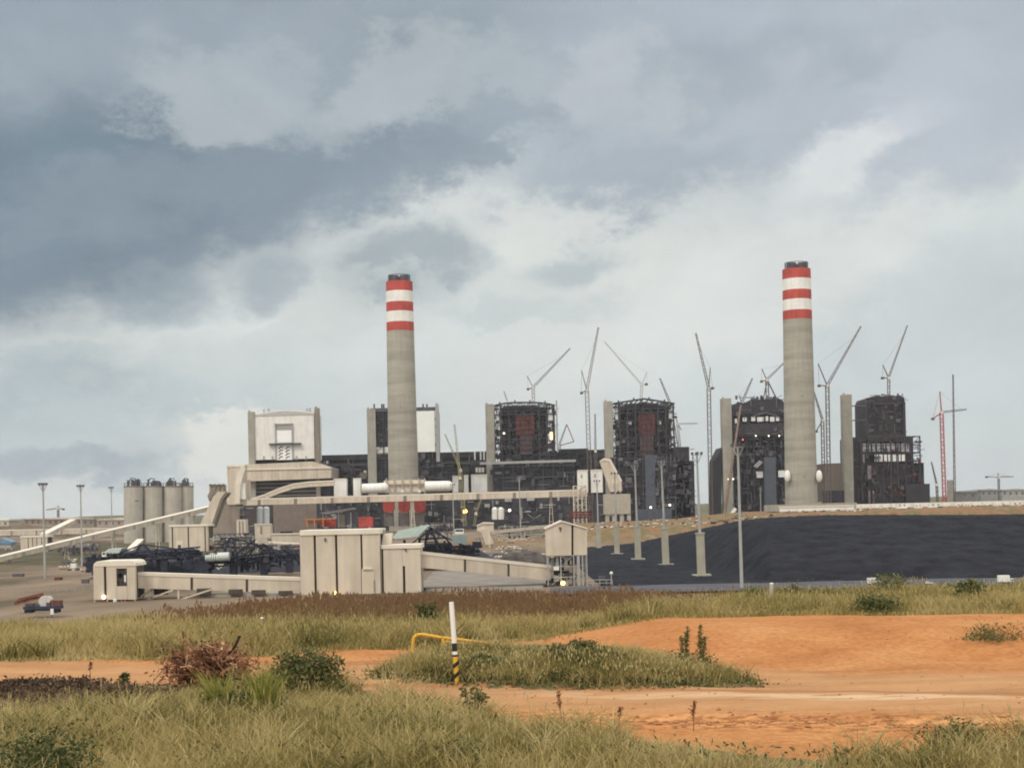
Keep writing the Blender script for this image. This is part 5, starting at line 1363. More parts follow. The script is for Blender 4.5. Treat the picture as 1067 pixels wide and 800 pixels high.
def reclaimer(label, Y, beam, mast, hood, cab, sc_=1.0, wheel=None):
    """bridge reclaimer: lattice bridge, A mast with ties, cab, hood"""
    c = at((beam[0][0] + beam[1][0]) / 2, beam[0][1] + 8, Y)
    r = thing('coal_reclaimer', label, 'reclaimer', (c.x, Y, c.z), 'coal reclaimers in the middle yard')
    a, b_ = at(*beam[0], Y), at(*beam[1], Y)
    MB().lattice(a, b_, 2.4, 2.6, .42).beam(a, b_, .9).build('bridge', COALB, r)
    t = at(*mast[1], Y); m0 = at(*mast[0], Y)
    mb = MB()
    for s_ in (-1, 1): mb.beam(m0 + Vector((s_ * 2.6, 0, 0)), t + Vector((s_ * .4, 0, 0)), .65)
    for k in range(1, 5):
        f = k / 5; h = 2.6 * (1 - f) + .4 * f; p = m0.lerp(t, f); mb.beam(p - Vector((h, 0, 0)), p + Vector((h, 0, 0)), .32)
    mb.build('mast', COALB, r)
    mb = MB(); mb.beam(t, a.lerp(b_, .04), .38); mb.beam(t, a.lerp(b_, .96), .38); mb.build('tie_rod', COALB, r)
    if hood: MB().prism(hood, Y - 2, 7).build('hood', TEAL, r)
    if cab:
        pbox('cab', WHITE if cab[4] else TEAL, r, *cab[:4], Y - 3, 3); pbox('cab_window', GLASS, r, cab[0] + .6, cab[1] + .6, cab[2] - .6, (cab[1] + cab[3]) / 2, Y - 3.1, .09)
    for f in (.1, .35, .65, .9):
        p = a.lerp(b_, f); MB().box((p.x - 1, Y - 1, p.z - 5), (p.x + 1, Y + 1, p.z - 1)).build('bogie', COALB, r)
    if wheel:
        p = at(*wheel, Y - 2); w = MB().cyl(p - Vector((0, .6, 0)), p + Vector((0, .6, 0)), 2.4, 2.4, 16)
        for k in range(8):
            an = k * math.pi / 4; w.box(p + Vector((math.cos(an) * 2.6 - .5, -.9, math.sin(an) * 2.6 - .5)), p + Vector((math.cos(an) * 2.6 + .5, .9, math.sin(an) * 2.6 + .5)))
        w.build('bucket_wheel', COALB, r)
    clutter(min(beam[0][0], beam[1][0]), beam[0][1] - 7, max(beam[0][0], beam[1][0]), beam[0][1] + 4, Y - 1, 4, 60, r, [COALB, STEEL2, COALB], 2.2, .25)
    return r
R1 = reclaimer('dark reclaimer with pale teal hood on the left coal row', 428, ((104, 583), (208, 574)), ((150, 577), (148, 567)), [(108, 576), (113, 571.5), (127, 571), (124, 576)], (106, 575, 110, 580, 1), wheel=(98, 588))
gallery('conveyor_gallery', 'steep thin feeder conveyor over the left coal row', 'conveyor', (126, 577.5), (126, 580), (143, 561.5), (143, 564), 440, 470, 2, joints=0)
R2 = reclaimer('dark reclaimer with tall mast and pale barrel on the middle coal row', 424, ((206, 587), (312, 578)), ((239.5, 584), (241, 560)), None, (219, 576.5, 222, 580, 1), wheel=(210, 590))
b = MB()
for k in range(6): b.cyl(at(214.5 + k * 2.2, 581.5 - .1 * k, 421), at(216 + k * 2.2, 581.4 - .1 * k, 421), 1.0, 1.0, 12)
b.cyl(at(227, 580, 421), at(239, 579.4, 421), 1.25, 1.25, 14); b.build('cable_drum', mat('drum_pale', (.50, .55, .52), .5, .1, .5), R2)
b = MB().lattice(at(243, 583, 420), at(267, 565, 420), 1.6, 2, .4).lattice(at(267, 565, 420), at(290, 580, 420), 1.5, 2, .35).beam(at(256, 584, 420), at(268, 566, 420), .4); b.build('boom', COALB, R2)
MB().prism([(265, 560), (275, 559.5), (279, 566), (270, 566)], 418, 3).build('drive_house', mat('drive_pale', (.42, .38, .33), .7, .1, .5), R2)
R3 = reclaimer('dark reclaimer under a broad pale teal roof, right of the annex', 424, ((416, 574), (500, 574)), ((451, 573), (447, 552)), [(409, 560), (415, 552.6), (444, 546.8), (447, 547.6), (436, 558.6), (412, 561.5)], (474, 551, 483, 556, 1))
b = MB()
for p, q in (((436, 562), (449, 550)), ((449, 550), (464, 560)), ((464, 560), (474, 572)), ((441, 572), (449, 550)), ((449, 550), (457, 573)), ((436, 562), (464, 560)), ((440, 567), (470, 566))): b.beam(at(*p, 421), at(*q, 421), .55)
b.build('boom', COALB, R3)
MB().prism([(470, 558), (486, 557.4), (486, 566), (472, 566)], 419, 3).build('drive_house', mat('drive_teal', (.2, .26, .27), .6, .1, .5), R3)

# concrete apron and earth below the sloping gallery
ap = grid_mesh('concrete_apron', np.linspace(at(436, 600, 335).x, at(575, 600, 335).x, 40), np.linspace(330, 400, 20), lambda X, Y: YARD + .35 + (Y - 330) * .012 + .1 * wob(X, Y, 6, 2))
tag(link_mesh('concrete_apron', ap, mat('apron_concrete', (.21, .185, .16), .9, .2, .15)), kind='structure')
wl = MB().prism([(444, 613), (520, 611), (566, 610), (566, 614), (444, 617)], 322, .6)
tag(wl.build('kerb_wall', CONC), 'low concrete kerb wall under the sloping gallery', 'wall')

# ---------------------------------------------------------------- right end of the long conveyor
Y = 1200
r = thing('conveyor_gallery', 'broad cream conveyor tail plunging from the boiler house to the concrete block', 'conveyor', at(640, 520, Y))
MB().prism([(625, 480), (629, 477.6), (636, 478.6), (647.5, 501), (648.5, 511), (636, 512)], Y, 9).build('casing', CREAM, r)
MB().prism([(625, 480.2), (629, 477.2), (636.4, 478.2), (648.4, 501), (646.6, 502), (635, 480.6), (629, 479.4), (627, 481)], Y - .6, 10).build('roof', CREAM2, r)
b = MB()
for px in (637.5, 641.5, 645.5): b.pbox(px, 503, px + 1.6, 512.5, Y - 1, .9)
b.build('rib', CREAM, r)
r = thing('concrete_block', 'grey beige concrete drive block on stout legs at the end of the long conveyor', 'building', at(644, 545, Y))
pbox('wall', mat('block_concrete', (.40, .365, .30), .85, .08, .3, streak=.08), r, 629.5, 514.5, 657, 535.5, Y - 3, 14)
for px in (631, 638, 646, 653.5): pbox('leg', MATS['block_concrete'], r, px, 535.5, px + 4, 546, Y - 2, 6)
pbox('plinth', CONC, r, 628, 544.6, 659, 547.2, Y - 5, 16)
for nm, x0, x1, y0, y1 in (('left', 602, 612.5, 490, 513), ('right', 616, 628, 489.5, 513)):
    site_block('white_block', f'white box building behind the cream conveyor tail, {nm} of two', 'building', WHITE, x0, y0, x1, y1, 1235, 10, (('parapet', CREAM2, x0 - .3, y0 - .5, x1 + .3, y0 + .7, .4), ('louvre', LSTEEL, x0 + 3, y0 + 4, x0 + 5, y0 + 8, .2)))
r = thing('stair_tower', 'open steel stair tower crossing the long conveyor near its right end', 'stair tower', at(604, 545, 1180))
b = MB(); frame3d(b, 598, 506, 611, 546, 1178, 6, 3, 6, 2, .75); b.build('steel_frame', CREAM, r)
for k in range(5): MB().prism([(599, 545 - k * 8), (610, 538 - k * 8), (610, 539.4 - k * 8), (599, 546.4 - k * 8)], 1180, 1.4).build('stair_flight', LSTEEL, r)
low = thing('fabric_tent', 'domed white fabric store at the foot of the centre boiler house', 'tent', at(692, 551, 1100))
MB().prism([(672, 549.5), (676, 545.5), (684, 542), (693, 541), (703, 543), (711, 547.5), (713, 549.4), (712, 551), (672, 552)], 1100, 30).build('canopy', WHITE, low)
pbox('end_wall', CREAM2, low, 664, 547.5, 672, 551.5, 1102, 10)
low = thing('fabric_tent', 'low white fabric store left of the slender near mast', 'tent', at(750, 548, 1090))
MB().prism([(740.5, 546.5), (744, 542.6), (750, 543), (751, 540.8), (757, 541.2), (758, 546.4), (740.5, 548.5)], 1090, 18).build('canopy', WHITE, low)
pbox('end_wall', CREAM2, low, 744.5, 545, 747, 547.6, 1089.6, .3)
tag(MB().beam(at(760.5, 538, 1092), at(766.5, 529.5, 1092), 2.2, 2.2).beam(at(760, 539, 1092), at(763, 539, 1092), 2.0).build('loading_chute', WHITE), 'white inclined chute beside the low fabric store', 'chute')
r = thing('red_stack', 'dark red steel packs stacked below the stair tower', 'steel stack', at(606, 541, 1150))
b = MB()
for k in range(3): b.pbox(592 + k, 532.5 + k * 2.6, 617 - k, 534.6 + k * 2.6, 1150, 5)
b.build('packs', RUST, r)

# ---------------------------------------------------------------- white site cabins, walls and vehicles on the right bank
Y = 760
r = thing('retaining_wall', 'long low white wall at the foot of the right chimney', 'wall', at(850, 533, Y))
MB().prism([(813, 528.5), (890, 526.6), (890, 531), (813, 533)], Y, 3).build('panel', WHITE, r)
MB().prism([(812.6, 527.6), (890.4, 525.7), (890.4, 527), (812.6, 528.9)], Y - .4, 3.8).build('coping', CREAM2, r)
r = thing('plinth', 'tan plinth bank behind the long white wall', 'plinth', at(850, 528, 790))
MB().prism([(806, 526), (893, 523.4), (893, 530), (806, 533)], 790, 30).build('slab', CONC, r)
cab_n = 0
def cabin(px, py, w, h, Y, label, m=WHITE):
    c = at(px, py, Y); s = Y / FPX; r = thing('site_cabin', label, 'site cabin', (c.x, Y, c.z - .8), 'white site cabins along the earth bank')
    W2, Hh = w * s / 2, h * s
    MB().box((c.x - W2, Y, c.z - .8), (c.x + W2, Y + 2.6, c.z + Hh)).build('box', m, r)
    MB().box((c.x - W2 - .1, Y - .1, c.z + Hh), (c.x + W2 + .1, Y + 2.7, c.z + Hh + .15)).build('roof', CREAM2, r)
    for f in (-.55, .3): MB().box((c.x + f * W2, Y - .04, c.z + Hh * .4), (c.x + (f + .3) * W2, Y - .003, c.z + Hh * .75)).build('window', GLASS, r)
DESC = [(838, 537.5, 9, 3.2, 'cream low cabin on the rubble under the right chimney'), (850, 540, 8, 3.0, 'white cabin furthest down the bank under the right chimney'), (858, 539, 6, 3.4, 'square white cabin right of the bank rubble'),
        (870, 536, 7, 4.5, 'white cabin at the dark unit edge, above the coal'), (940, 528.4, 11, 3.6, 'white cabin under the rightmost boiler house'), (957, 529, 8, 3.2, 'small white cabin right of the rightmost boiler house'),
        (975, 527.6, 13, 3, 'long white cabin at the foot of the red tower crane'), (1008, 528.6, 6, 3.6, 'boxy white cabin under the far hammerhead crane'), (1060, 526.5, 12, 3.4, 'white cabin at the right edge of the bank')]
for px, py, w, h, lab in DESC: cabin(px, py, w, h, 735, lab)
r = thing('site_wall', 'long white boundary wall along the right earth bank', 'wall', at(960, 526, 775))
MB().prism([(893, 525.2), (1110, 520.2), (1110, 524.4), (893, 529.4)], 775, 2).build('panel', WHITE, r)
b = MB()
for k in range(20): b.pbox(896 + k * 10.6, 525.0 - k * .232, 897.4 + k * 10.6, 530 - k * .232, 774.2, .79)
b.build('pier', CREAM2, r)
# far skyline at right
for k, (x0, x1, y, lab) in enumerate(((1002, 1018, 511, 'small dark shed on the right horizon, nearest the grey mast'), (1022, 1040, 509.5, 'long grey shed on the right horizon under the hammerhead crane'), (1044, 1075, 509.5, 'pale grey shed at the right end of the horizon'))):
    low_hall(lab, x0, y, x1, 524, 1700 + 20 * k, 30, mat('far_shed_%d' % k, ((.16, .16, .16), (.24, .24, .235), (.33, .33, .32))[k], .85, .15, .2), LSTEEL, .6)

# rubble heaps on the right bank
def heap(label, px, py, w, h, Y, m, cat='rubble heap'):
    c = at(px, py, Y); s = Y / FPX; mb = MB()
    for _ in range(26):
        q = c + Vector((RNG.gauss(0, w * s * .25), RNG.uniform(0, 4), RNG.uniform(-.3, .4) * h * s)); r_ = RNG.uniform(.3, .9) * h * s * .5
        mb.sphere(q, r_, 6, 4, .8)
    tag(mb.build('rubble_heap', m), label, cat)
RUB = mat('rubble_pale', (.50, .44, .38), .95, .2, .3); RUBR = mat('rubble_red', (.26, .12, .08), .95, .3, .3)
heap('pale rubble heap before the white wall', 848, 537, 22, 4, 720, RUB)
heap('pale rubble by the slope under the right chimney', 808, 541, 18, 3.5, 720, RUB)
heap('reddish spoil heap right of the pale rubble', 893, 535, 30, 4, 725, RUBR)
heap('green brown spoil heap behind the slender near mast', 784, 541, 36, 4.5, 720, mat('spoil_green', (.15, .14, .07), .95, .3, .3))
heap('pale debris behind the right coal row', 535, 571, 26, 4, 500, RUB)
heap('dark debris beside the feeder house', 552, 580, 30, 5, 480, mat('debris_dark', (.09, .075, .07), .95, .4, .6))
heap('scattered pale scrap under the feeder conveyor', 540, 563, 40, 3, 560, RUB)

def pickup(px, py, Y, wpx, label, m, flip=1, canopy=True):
    """small site pickup seen side on"""
    c = at(px, py, Y); s = wpx * Y / FPX / 5.2; r = thing('pickup', label, 'pickup', (c.x, Y, c.z))
    q = lambda x, z: (c.x + flip * x * s, c.z + z * s)
    def pr(pts, y0, y1):
        n = len(pts); P = [(a, Y + y0, b_) for a, b_ in pts] + [(a, Y + y1, b_) for a, b_ in pts]
        return MB().add(P, [tuple(range(n)), tuple(range(2 * n - 1, n - 1, -1))] + [(i, i + n, (i + 1) % n + n, (i + 1) % n) for i in range(n)])
    pr([q(-2.6, .5), q(2.5, .5), q(2.6, 1.0), q(1.3, 1.15), q(-2.6, 1.15)], 0, 1.8 * s).build('body', m, r, .05)
    pr([q(-1.0 if not canopy else -2.5, 1.15), q(1.3, 1.15), q(.6, 1.8), q(-.8 if not canopy else -2.4, 1.85)], .1 * s, 1.7 * s).build('cab', m, r, .05)
    pr([q(-.7, 1.25), q(.95, 1.25), q(.5, 1.7), q(-.65, 1.72)], .07 * s, .099 * s).build('window', GLASS, r)
    for x in (-1.6, 1.6):
        for y in (.05, 1.55):
            a = Vector((c.x + flip * x * s, Y + y * s, c.z + .38 * s)); w = MB().cyl(a, a + Vector((0, .22 * s, 0)), .38 * s, .38 * s, 14).build('wheel', RUBBER, r)
            MB().cyl(a - Vector((0, .015 * s, 0)), a + Vector((0, .02 * s, 0)), .18 * s, .18 * s, 10).build('rim', LSTEEL, w)
    MB().box((c.x + flip * 2.58 * s - .03, Y + .2, c.z + .75 * s), (c.x + flip * 2.58 * s + .03, Y + .5, c.z + .95 * s)).build('headlight', LSTEEL, r)
    return r
def box_truck(px, py, Y, wpx, label, m, flip=1):
    c = at(px, py, Y); s = wpx * Y / FPX / 6.0; r = thing('box_truck', label, 'truck', (c.x, Y, c.z))
    X = lambda v: c.x + flip * v * s
    MB().box((X(-3), Y, c.z + .9 * s), (X(1.3), Y + 2.2 * s, c.z + 3.5 * s)).build('cargo_box', m, r, .04)
    MB().box((X(1.45), Y + .1, c.z + .6 * s), (X(3), Y + 2.1 * s, c.z + 2.1 * s)).build('cab', m, r, .08)
    MB().box((X(1.9), Y + .06, c.z + 1.35 * s), (X(2.8), Y + .098, c.z + 1.95 * s)).build('window', GLASS, r)
    MB().box((X(-2.9), Y + .3, c.z + .55 * s), (X(2.2), Y + 1.9 * s, c.z + .88 * s)).build('chassis', STEEL2, r)
    for x in (-2, 2.1):
        for y in (.02, 1.8):
            a = Vector((X(x), Y + y * s, c.z + .5 * s)); MB().cyl(a, a + Vector((0, .3 * s, 0)), .5 * s, .5 * s, 14).build('wheel', RUBBER, r)
box_truck(911, 609.5, 300, 13, 'white box truck driving on the coal road, left of the two', WHITE)
box_truck(1049, 608.5, 296, 16, 'larger white box truck on the coal road at the right edge', WHITE, 1)
pickup(969, 608.5, 298, 8, 'small white pickup between the two box trucks', WHITE)
pickup(938, 606.5, 306, 8, 'dark pickup just right of the first white box truck', STEEL2, -1, False)
pickup(741, 547.6, 1000, 9, 'tiny white pickup at the foot of the low fabric store', WHITE, -1)
pickup(794, 543.5, 715, 6, 'tiny white van on the slope below the right chimney', WHITE, 1)
# machinery trailer at far left
Y = 262
c = at(43, 638, Y); r = thing('flatbed_trailer', 'low blue and red flatbed trailer with white load at the left edge of the yard', 'trailer', (c.x, Y, c.z))
pbox('deck', mat('deck_blue', (.035, .042, .075), .6, .3, .6), r, 24, 631.5, 62, 634.6, Y, 2.4)
pbox('frame', STEEL, r, 26, 634.6, 60, 636.2, Y + .3, 1.8)
for k, (x0, x1, y0, m_) in enumerate(((26, 35, 628.5, BROWN), (36, 41, 629, STEEL2), (52, 62, 625.5, mat('crate_rust', (.14, .06, .045), .85, .3, 1)), (48, 53, 627.5, STEEL2))): pbox('crate', m_, r, x0, y0, x1, 631.4, Y + .2, 2)
MB().prism([(40, 624.8), (43, 621.2), (50, 621), (53, 624), (52, 631.4), (41, 631.4)], Y + .4, 1.6).build('white_load', mat('load_sheet', (.5, .48, .45), .8, .15, 1), r)
for px in (27, 31, 54, 58):
    q = at(px, 636.6, Y); MB().cyl(q, q + Vector((0, 2.2, 0)), .34, .34, 12).build('wheel', RUBBER, r)
r = thing('rust_beam_stack', 'rusty beams stacked behind the blue trailer at the left edge', 'beam stack', at(30, 630, 275))
b = MB()
for k in range(6): b.beam(at(15 + k, 629 - k * .9, 275 + (k % 3)), at(40 + k, 622.5 - k * .8, 275 + (k % 3)), .5)
b.build('beams', mat('rust_beams', (.18, .075, .05), .9, .3, .8), r)
r = thing('barrier_post', 'short white marker board in front of the left yard', 'marker', at(54, 640, 258)); pbox('board', WHITE, r, 52.5, 634, 55.5, 640, 258, .2); pbox('foot', STEEL2, r, 53.4, 640, 54.6, 643, 258.05, .1)

# yard odds and ends, left
for k, (px, py, w_, h_, Y_, lab, m_) in enumerate(((76, 590, 5, 3, 520, 'small white cabin beside the middle mast of the left yard', WHITE), (101, 588, 7, 4, 500, 'pale skip left of the left coal row', CREAM), (60, 604, 6, 2.6, 425, 'rusty skip between the two left masts', RUST), (18, 600, 10, 2.4, 450, 'long dark pipe rack at the left edge of the yard', STEEL2), (88, 606, 6, 2.6, 400, 'grey skip before the left coal row', STEEL_M), (228, 613, 7, 2.2, 345, 'low grey cabinet beneath the low conveyor gallery', STEEL_M))):
    c = at(px, py, Y_); s = Y_ / FPX; r = thing('site_container', lab, 'container', tuple(c), 'odds and ends in the left yard')
    MB().box((c.x - w_ * s / 2, Y_, c.z - .6), (c.x + w_ * s / 2, Y_ + 2.2, c.z + h_ * s)).build('box', m_, r)
    for f in (-.48, -.16, .16, .48): MB().box((c.x + f * w_ * s - .08, Y_ - .08, c.z - .6), (c.x + f * w_ * s + .08, Y_ - .003, c.z + h_ * s + .08)).build('rib', m_, r)
r = thing('yard_fence', 'low wire fence on thin posts along the yard edge at left', 'fence', at(60, 612, 330))
P_ = [at(-30 + 9 * k, 617.5 - .15 * k, 335 + 1.5 * k) for k in range(15)]
for p in P_: MB().beam(p - Vector((0, 0, .6)), p + Vector((0, 0, 1.3)), .12).build('post', CONC, r)
b = MB()
for z_ in (.35, .8, 1.2): 
    for p, q in zip(P_[:-1], P_[1:]): b.beam(p + Vector((0, 0, z_)), q + Vector((0, 0, z_)), .035)
b.build('wire', LSTEEL, r)

# pipe racks and steel bays behind the front houses
for k, (x0, y0, x1, y1, Y_, lab) in enumerate(((224, 556, 262, 574, 560, 'dark pipe rack just right of the beige transfer house'), (440, 545, 470, 558, 700, 'dark steel bay behind the teal roofed reclaimer'), (520, 548, 566, 560, 760, 'long low pipe rack left of the head house'), (270, 568, 311, 579, 500, 'dark steel bay left of the crusher house'), (62, 566, 100, 576, 700, 'low pipe rack behind the left masts'))):
    c = at((x0 + x1) / 2, y1, Y_); r = thing('pipe_rack', lab, 'pipe rack', tuple(c), 'pipe racks in the middle yard')
    b = MB(); frame3d(b, x0, y0, x1, y1 + 2, Y_, 7, 7, 3, 2, .3); b.build('steel_frame', (STEEL2, STEEL_M, CONC)[k % 3], r)
    for j in range(4):
        yy = y0 + (y1 - y0) * (.2 + .2 * j); MB().cyl(at(x0 - 2, yy + .04, Y_ + 1 + j), at(x1 + 2, yy - .8, Y_ + 1 + j), .32 + .12 * (j % 2), .32 + .12 * (j % 2), 8).build('pipe', (LSTEEL, CREAM, STEEL2, RUST)[(j + k) % 4], r)
    clutter(x0, y0, x1, y1, Y_ - .5, 6, 40, r, [STEEL2, STEEL, LSTEEL], 1.6, .2)

# loose site materials nobody could count, by finish
def materials(label, m, n, regions, smax):
    mb = MB()
    for _ in range(n):
        x0, x1, y0, y1 = RNG.choice(regions); Y_ = RNG.uniform(y0, y1); X_ = at(RNG.uniform(x0, x1), 530, Y_).x
        z_ = float(zt(X_, Y_)) - .1; a, b_, h_ = RNG.uniform(.3, smax), RNG.uniform(.3, smax), RNG.uniform(.3, smax * .7)
        if RNG.random() < .25: mb.beam((X_, Y_, z_), (X_ + RNG.uniform(-2, 2) * smax * .6, Y_ + RNG.uniform(-1, 1), z_ + h_ * 1.5), .3)
        else: mb.box((X_ - a, Y_ - b_, z_), (X_ + a, Y_ + b_, z_ + h_))
    tag(mb.build('site_materials', m), label, 'building materials', kind='stuff')
MR = [(225, 312, 470, 620), (440, 570, 455, 640), (470, 620, 640, 760), (500, 575, 440, 560), (60, 175, 480, 640)]
BK = [(610, 810, 655, 720), (800, 1067, 690, 760), (620, 780, 660, 900)]
materials('pale building materials scattered through the middle yard', WHITE, 80, MR, 1.0)
materials('dark steel and plant parts scattered through the middle yard', STEEL2, 170, MR, 1.5)
materials('rusty steel sections scattered through the middle yard', RUST, 60, MR, 1.2)
materials('tan pallets and crates scattered through the middle yard', CREAM, 90, MR, 1.3)
materials('pale blocks and crates strewn on the earth bank behind the coal', WHITE, 60, BK, .8)
materials('brown scrap strewn on the earth bank behind the coal', BROWN, 110, BK, 1.2)
materials('concrete pieces strewn on the earth bank behind the coal', CONC, 80, BK, 1.1)

# ---------------------------------------------------------------- floodlight masts
def mast_proto(label, conc=True):
    r = thing('light_mast', label, 'light mast', (0, 0, 0), 'tall floodlight masts around the yard')
    z0 = 10.6 if conc else 0
    if conc: MB().box((-.95, -.95, 0), (.95, .95, 10.2)).box((-1.1, -1.1, 10.2), (1.1, 1.1, 10.6)).box((-2.2, -2.2, -.6), (2.2, 2.2, .45)).build('concrete_base', mat('mast_concrete', (.36, .345, .28), .9, .08, .3, streak=.1), r)
    MB().cyl((0, 0, z0), (0, 0, 29.4), .38, .22, 12).build('pole', LSTEEL, r)
    b = MB()
    for s_ in (-1, 1): b.beam((0, 0, 27.2), (s_ * 1.15, 0, 29.5), .16); b.beam((0, 0, 27.4), (0, s_ * 1.15, 29.5), .16)
    b.box((-1.3, -.08, 29.4), (1.3, .08, 29.55)); b.box((-.08, -1.3, 29.38), (.08, 1.3, 29.53)); hf = b.build('head_frame', LSTEEL, r)
    for x, y in ((-1.15, 0), (1.15, 0), (0, 1.15), (0, -1.15)): MB().box((x - .28, y - .3, 29.57), (x + .28, y + .25, 30.2)).build('floodlight', STEEL2, hf)
    return r
MASTS = [(731, 600, 724.5, 471, 360, 1, 'floodlight mast with thick concrete base standing on the coal, nearest of the receding row'),
         (694, 589, 687, 478, 428, 1, 'floodlight mast with concrete base, second nearest of the receding row by the coal'),
         (665, 583, 660.5, 483, 478, 1, 'floodlight mast with concrete base, third of the receding row by the coal'),
         (643, 577.5, 640, 492, 540, 1, 'floodlight mast before the concrete drive block, fourth of the receding row'),
         (624, 571.5, 621.5, 500, 619, 1, 'floodlight mast right of the head house, furthest of the receding row'),
         (773, 612, 768, 462, 296, 0, 'slender floodlight mast without concrete base, before the long coal heap'),
         (47, 603, 44.5, 503, 435, 0, 'floodlight mast crossing the long thin conveyor, leftmost of three at left'),
         (85.5, 590, 84, 505, 529, 0, 'floodlight mast on the left yard, middle of three before the warehouse'),
         (117, 572, 116, 507, 800, 0, 'floodlight mast just left of the silos, rightmost of three'),
         (543, 566, 540.5, 495, 760, 0, 'thin floodlight mast before the third boiler house'),
         (473, 560, 471.5, 504, 880, 0, 'thin floodlight mast left of the lit amber lamp'),
         (143.5, 566, 143, 521, 990, 0, 'short distant floodlight mast before the leftmost silo'),
         (793, 552, 792.5, 507, 1050, 0, 'distant floodlight mast before the boiler house beside the right chimney')]
PROTO = {}
for bx, by, tx, ty, Y, conc, lab in MASTS:
    p, t = at(bx, by, Y), at(tx, ty, Y)
    if conc not in PROTO: PROTO[conc] = o = mast_proto(lab, bool(conc))
    else: o = copy_tree(PROTO[conc]); o['label'] = lab
    p.z = max(p.z, -16); d = t - p
    o.location = p; o.scale = (1, 1, d.length / 30.2); o.rotation_euler = (0, math.atan2(d.x, d.z) * .6, 0)

# ---------------------------------------------------------------- cranes
CW = mat('counterweight', (.10, .095, .09), .8, .2, .3)
def crane(label, Y, foot, pivot, tip, apex, cw, m, mw=2.6, jw=1.9, jib_m=None, dy=0.0, hammer=None, chord=.5):
    """luffing tower crane: mast, jib, A-frame, counter-jib with weight, cab, ties"""
    f = at(*foot, Y); p = at(*pivot, Y)
    r = thing('tower_crane', label, 'crane', tuple(f), 'construction cranes over the plant')
    if (p - f).length > 3: MB().lattice(f, p, mw, mw * 1.25, chord * .9).build('mast', m, r)
    t = at(tip[0], tip[1], Y + dy)
    MB().lattice(p + Vector((0, 0, .5)), t, jw, jw * 1.5, chord * .8, jw * .5).build('jib', jib_m or m, r)
    if apex:
        a = at(*apex, Y)
        b = MB()
        for s_ in (-.9, .9): b.beam(p + Vector((0, s_, 0)), a + Vector((0, s_ * .4, 0)), .62); 
        b.beam(a + Vector((0, -.5, 0)), a + Vector((0, .5, 0)), .6); b.beam(p.lerp(a, .5) + Vector((0, -.8, 0)), p.lerp(a, .5) + Vector((0, .8, 0)), .4)
        b.build('a_frame', m, r)
        tb = MB().beam(a, p.lerp(t, .82), .14)
        if cw: tb.beam(a, at(*cw, Y), .2)
        tb.build('tie_cable', m, r)
    if cw:
        c = at(*cw, Y); b = MB().beam(p, c, .9, 1.2); cj = b.build('counter_jib', m, r)
        MB().box(c - Vector((1.3, 1.4, 1.5)), c + Vector((1.3, 1.4, .7))).build('counterweight', CW, cj)
    MB().box(p + Vector((-1.1, -1.9, -1.2)), p + Vector((1.1, -.2, 1.3))).build('cab', CREAM2, r)
    MB().cyl(p - Vector((0, 0, .9)), p + Vector((0, 0, .3)), mw * .62, mw * .62, 12).build('slew_ring', m, r)
    return r
Y = 1425
crane('grey luffing crane on the roof of the third boiler house, jib pointing right', Y, (556, 420), (555.5, 404), (594, 363), (549.5, 392), (550.2, 405), CRANE_G, dy=20)
crane('tall grey luffing crane between the two central boiler houses with a steep jib', 1300, (616, 545), (611.5, 407), (623.5, 341), (606, 386), (606, 409), CRANE_G, 3.2, 2.2, dy=10)
crane('pale luffing crane over the centre boiler house, faint jib pointing left', 1440, (668, 418), (668.5, 401), (630, 356), (674, 388), (673.5, 400), CRANE_W, 2.2, 1.4, chord=.36, dy=30)
crane('short boom crane peeping from behind the centre boiler house', 1470, (706, 470), (698, 420), (687.5, 394), None, None, CRANE_G)
crane('tall red and grey luffing crane standing alone between boiler houses, jib up left', 1345, (741, 545), (738.5, 405), (725, 347), (740, 383), (742.5, 404), CRANE_G, 3.2, 2.2, jib_m=CRANE_G, dy=10)
crane('small crane with level boom behind the stepped wing of the centre unit', 1470, (709, 470), (706, 442), (727, 441), (710, 448), (704, 434), CRANE_W, 1.8, 1.3, chord=.4)
crane('boom crane leaning right behind the roof left of the right chimney', 1460, (771, 430), (773, 420), (784, 394), (770, 412), None, CRANE_G)
crane('splay legged grey crane on the roof left of the right chimney', 1425, (800, 417), (799, 396), (818, 377), (794, 384.5), (793.5, 397), CRANE_G, 2.6, 1.8, dy=10)
b = MB().beam(at(800, 397, 1424), at(811, 419, 1424), 1.2).beam(at(799, 398, 1424), at(795, 418, 1424), 1.0)
b.build('brace_leg', CRANE_G, bpy.data.objects['tower_crane.007'])
crane('tall brown luffing crane right of the right chimney, long jib pointing up right', 1350, (864.5, 545), (862, 402), (897, 340), (852.5, 379), (853.5, 401.5), CRANE_G, 3.0, 2.0, dy=20)
crane('second brown crane close against the right chimney, jib up left', 1365, (859, 545), (857, 438), (848, 408), None, (850.5, 449), CRANE_G, 2.6, 1.7)
crane('pale luffing crane on the roof of the rightmost boiler house', 1410, (926, 413), (926, 394), (945.5, 339), (920, 380.5), (919.5, 393.5), CRANE_G, 2.2, 1.5, chord=.38, dy=20)
crane('red tower crane right of the rightmost boiler house with a level jib', 1340, (984.5, 530), (981, 430), (1007, 426.5), (979.3, 408), (972, 436), CRANE_R, 2.8, 1.7, jib_m=CRANE_G)
b = MB().lattice(at(995, 530, 1350), at(993, 390, 1350), 1.7, 2.6, .3, .8)
r = thing('mast_tower', 'slim grey lattice mast standing close right of the red tower crane', 'mast', at(995, 530, 1350)); b.build('lattice', CRANE_G, r); pbox('sleeve', CRANE_W, r, 987.5, 500, 994, 528, 1352, 2)
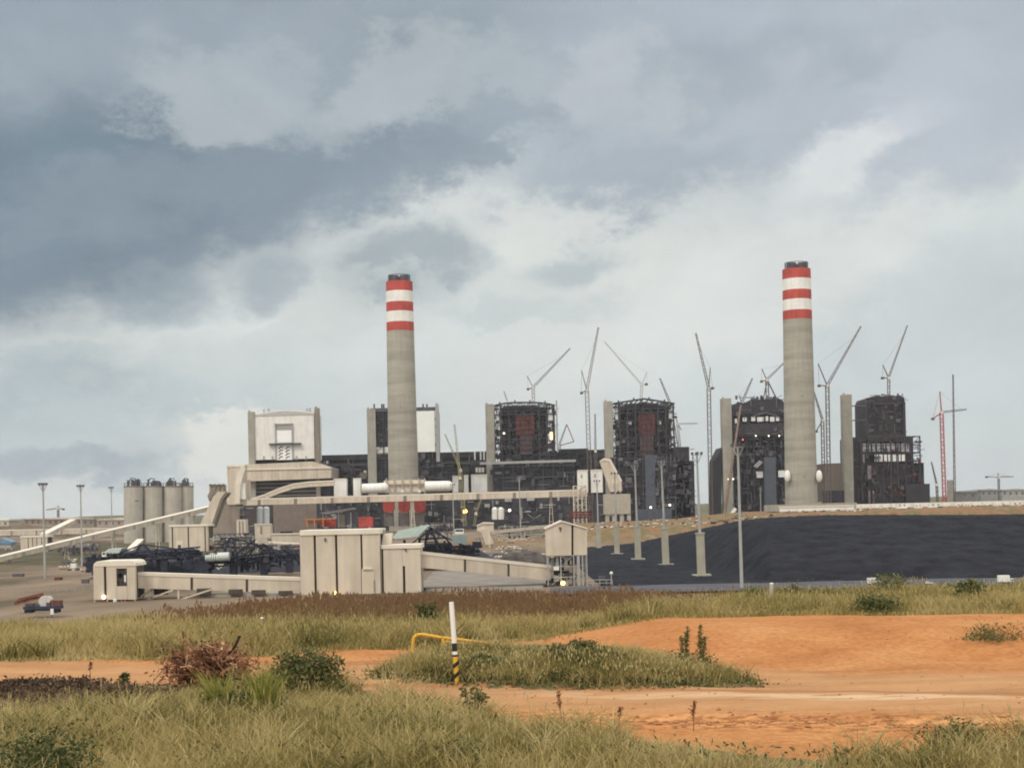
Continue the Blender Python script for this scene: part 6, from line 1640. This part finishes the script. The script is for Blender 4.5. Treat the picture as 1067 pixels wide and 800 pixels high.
crane('tiny boom crane on the left roof edge of the third boiler house', 1420, (529.5, 424), (528.5, 418), (525, 407.5), None, None, CRANE_G, 1.4, 1.0, chord=.35)
crane('crooked derrick with drooping boom, right of the third boiler house', 1420, (583, 470), (583.5, 462), (590.5, 442), None, None, CRANE_G, 1.8, 1.3)
b = MB().beam(at(590.5, 442, 1419), at(598, 460, 1419), .8).beam(at(598, 460, 1419), at(584, 464, 1419), .8); b.build('drooping_boom', CRANE_R, bpy.data.objects['tower_crane.013'])
crane('yellow crawler crane boom leaning left before the dark hall', 1290, (485, 548), (479.5, 498), (473.5, 442), None, None, CRANE_Y, 3.0, 2.0, dy=8)
crane('second yellow boom leaning further left before the dark hall', 1300, (484, 548), (480, 490), (463.5, 452), None, None, CRANE_Y, 2.4, 1.6)
crane('thin yellow crawler boom right of the lit amber lamp', 1280, (494, 548), (496, 535), (503, 515), None, None, CRANE_Y, 1.8, 1.4)
crane('grey upright boom behind the tall crane between the central units', 1320, (621, 500), (620.5, 470), (620, 431), None, None, CRANE_G, 1.8, 1.5)
crane('small far hammerhead crane low on the right horizon', 1750, (1041, 520), (1040.5, 497), (1056, 496.5), (1040, 493), (1028, 496.5), CRANE_G, 1.8, 1.4, chord=.5)
crane('tiny far crane low on the left horizon behind the warehouse', 1700, (61, 545), (60.5, 530), (48, 531), (60.5, 527), (66, 530), CRANE_G, 1.8, 1.2, chord=.5)
crane('short boom right of the rightmost boiler house annex', 1360, (977, 524), (976, 505), (970.5, 481), None, None, CRANE_G, 1.6, 1.2)
# ---------------------------------------------------------------- the air
hz = MB().box((-7300, -80, -40), (7300, 9200, 300)).build('haze', None)
hm = bpy.data.materials.new('haze_air'); hm.use_nodes = True
hn = hm.node_tree; hn.nodes.clear()
pv = hn.nodes.new('ShaderNodeVolumePrincipled'); pv.inputs['Color'].default_value = (.86, .90, .96, 1); pv.inputs['Density'].default_value = .00004; pv.inputs['Anisotropy'].default_value = .0
ho = hn.nodes.new('ShaderNodeOutputMaterial'); hn.links.new(pv.outputs[0], ho.inputs['Volume'])
hz.data.materials.append(hm); tag(hz, kind='stuff')
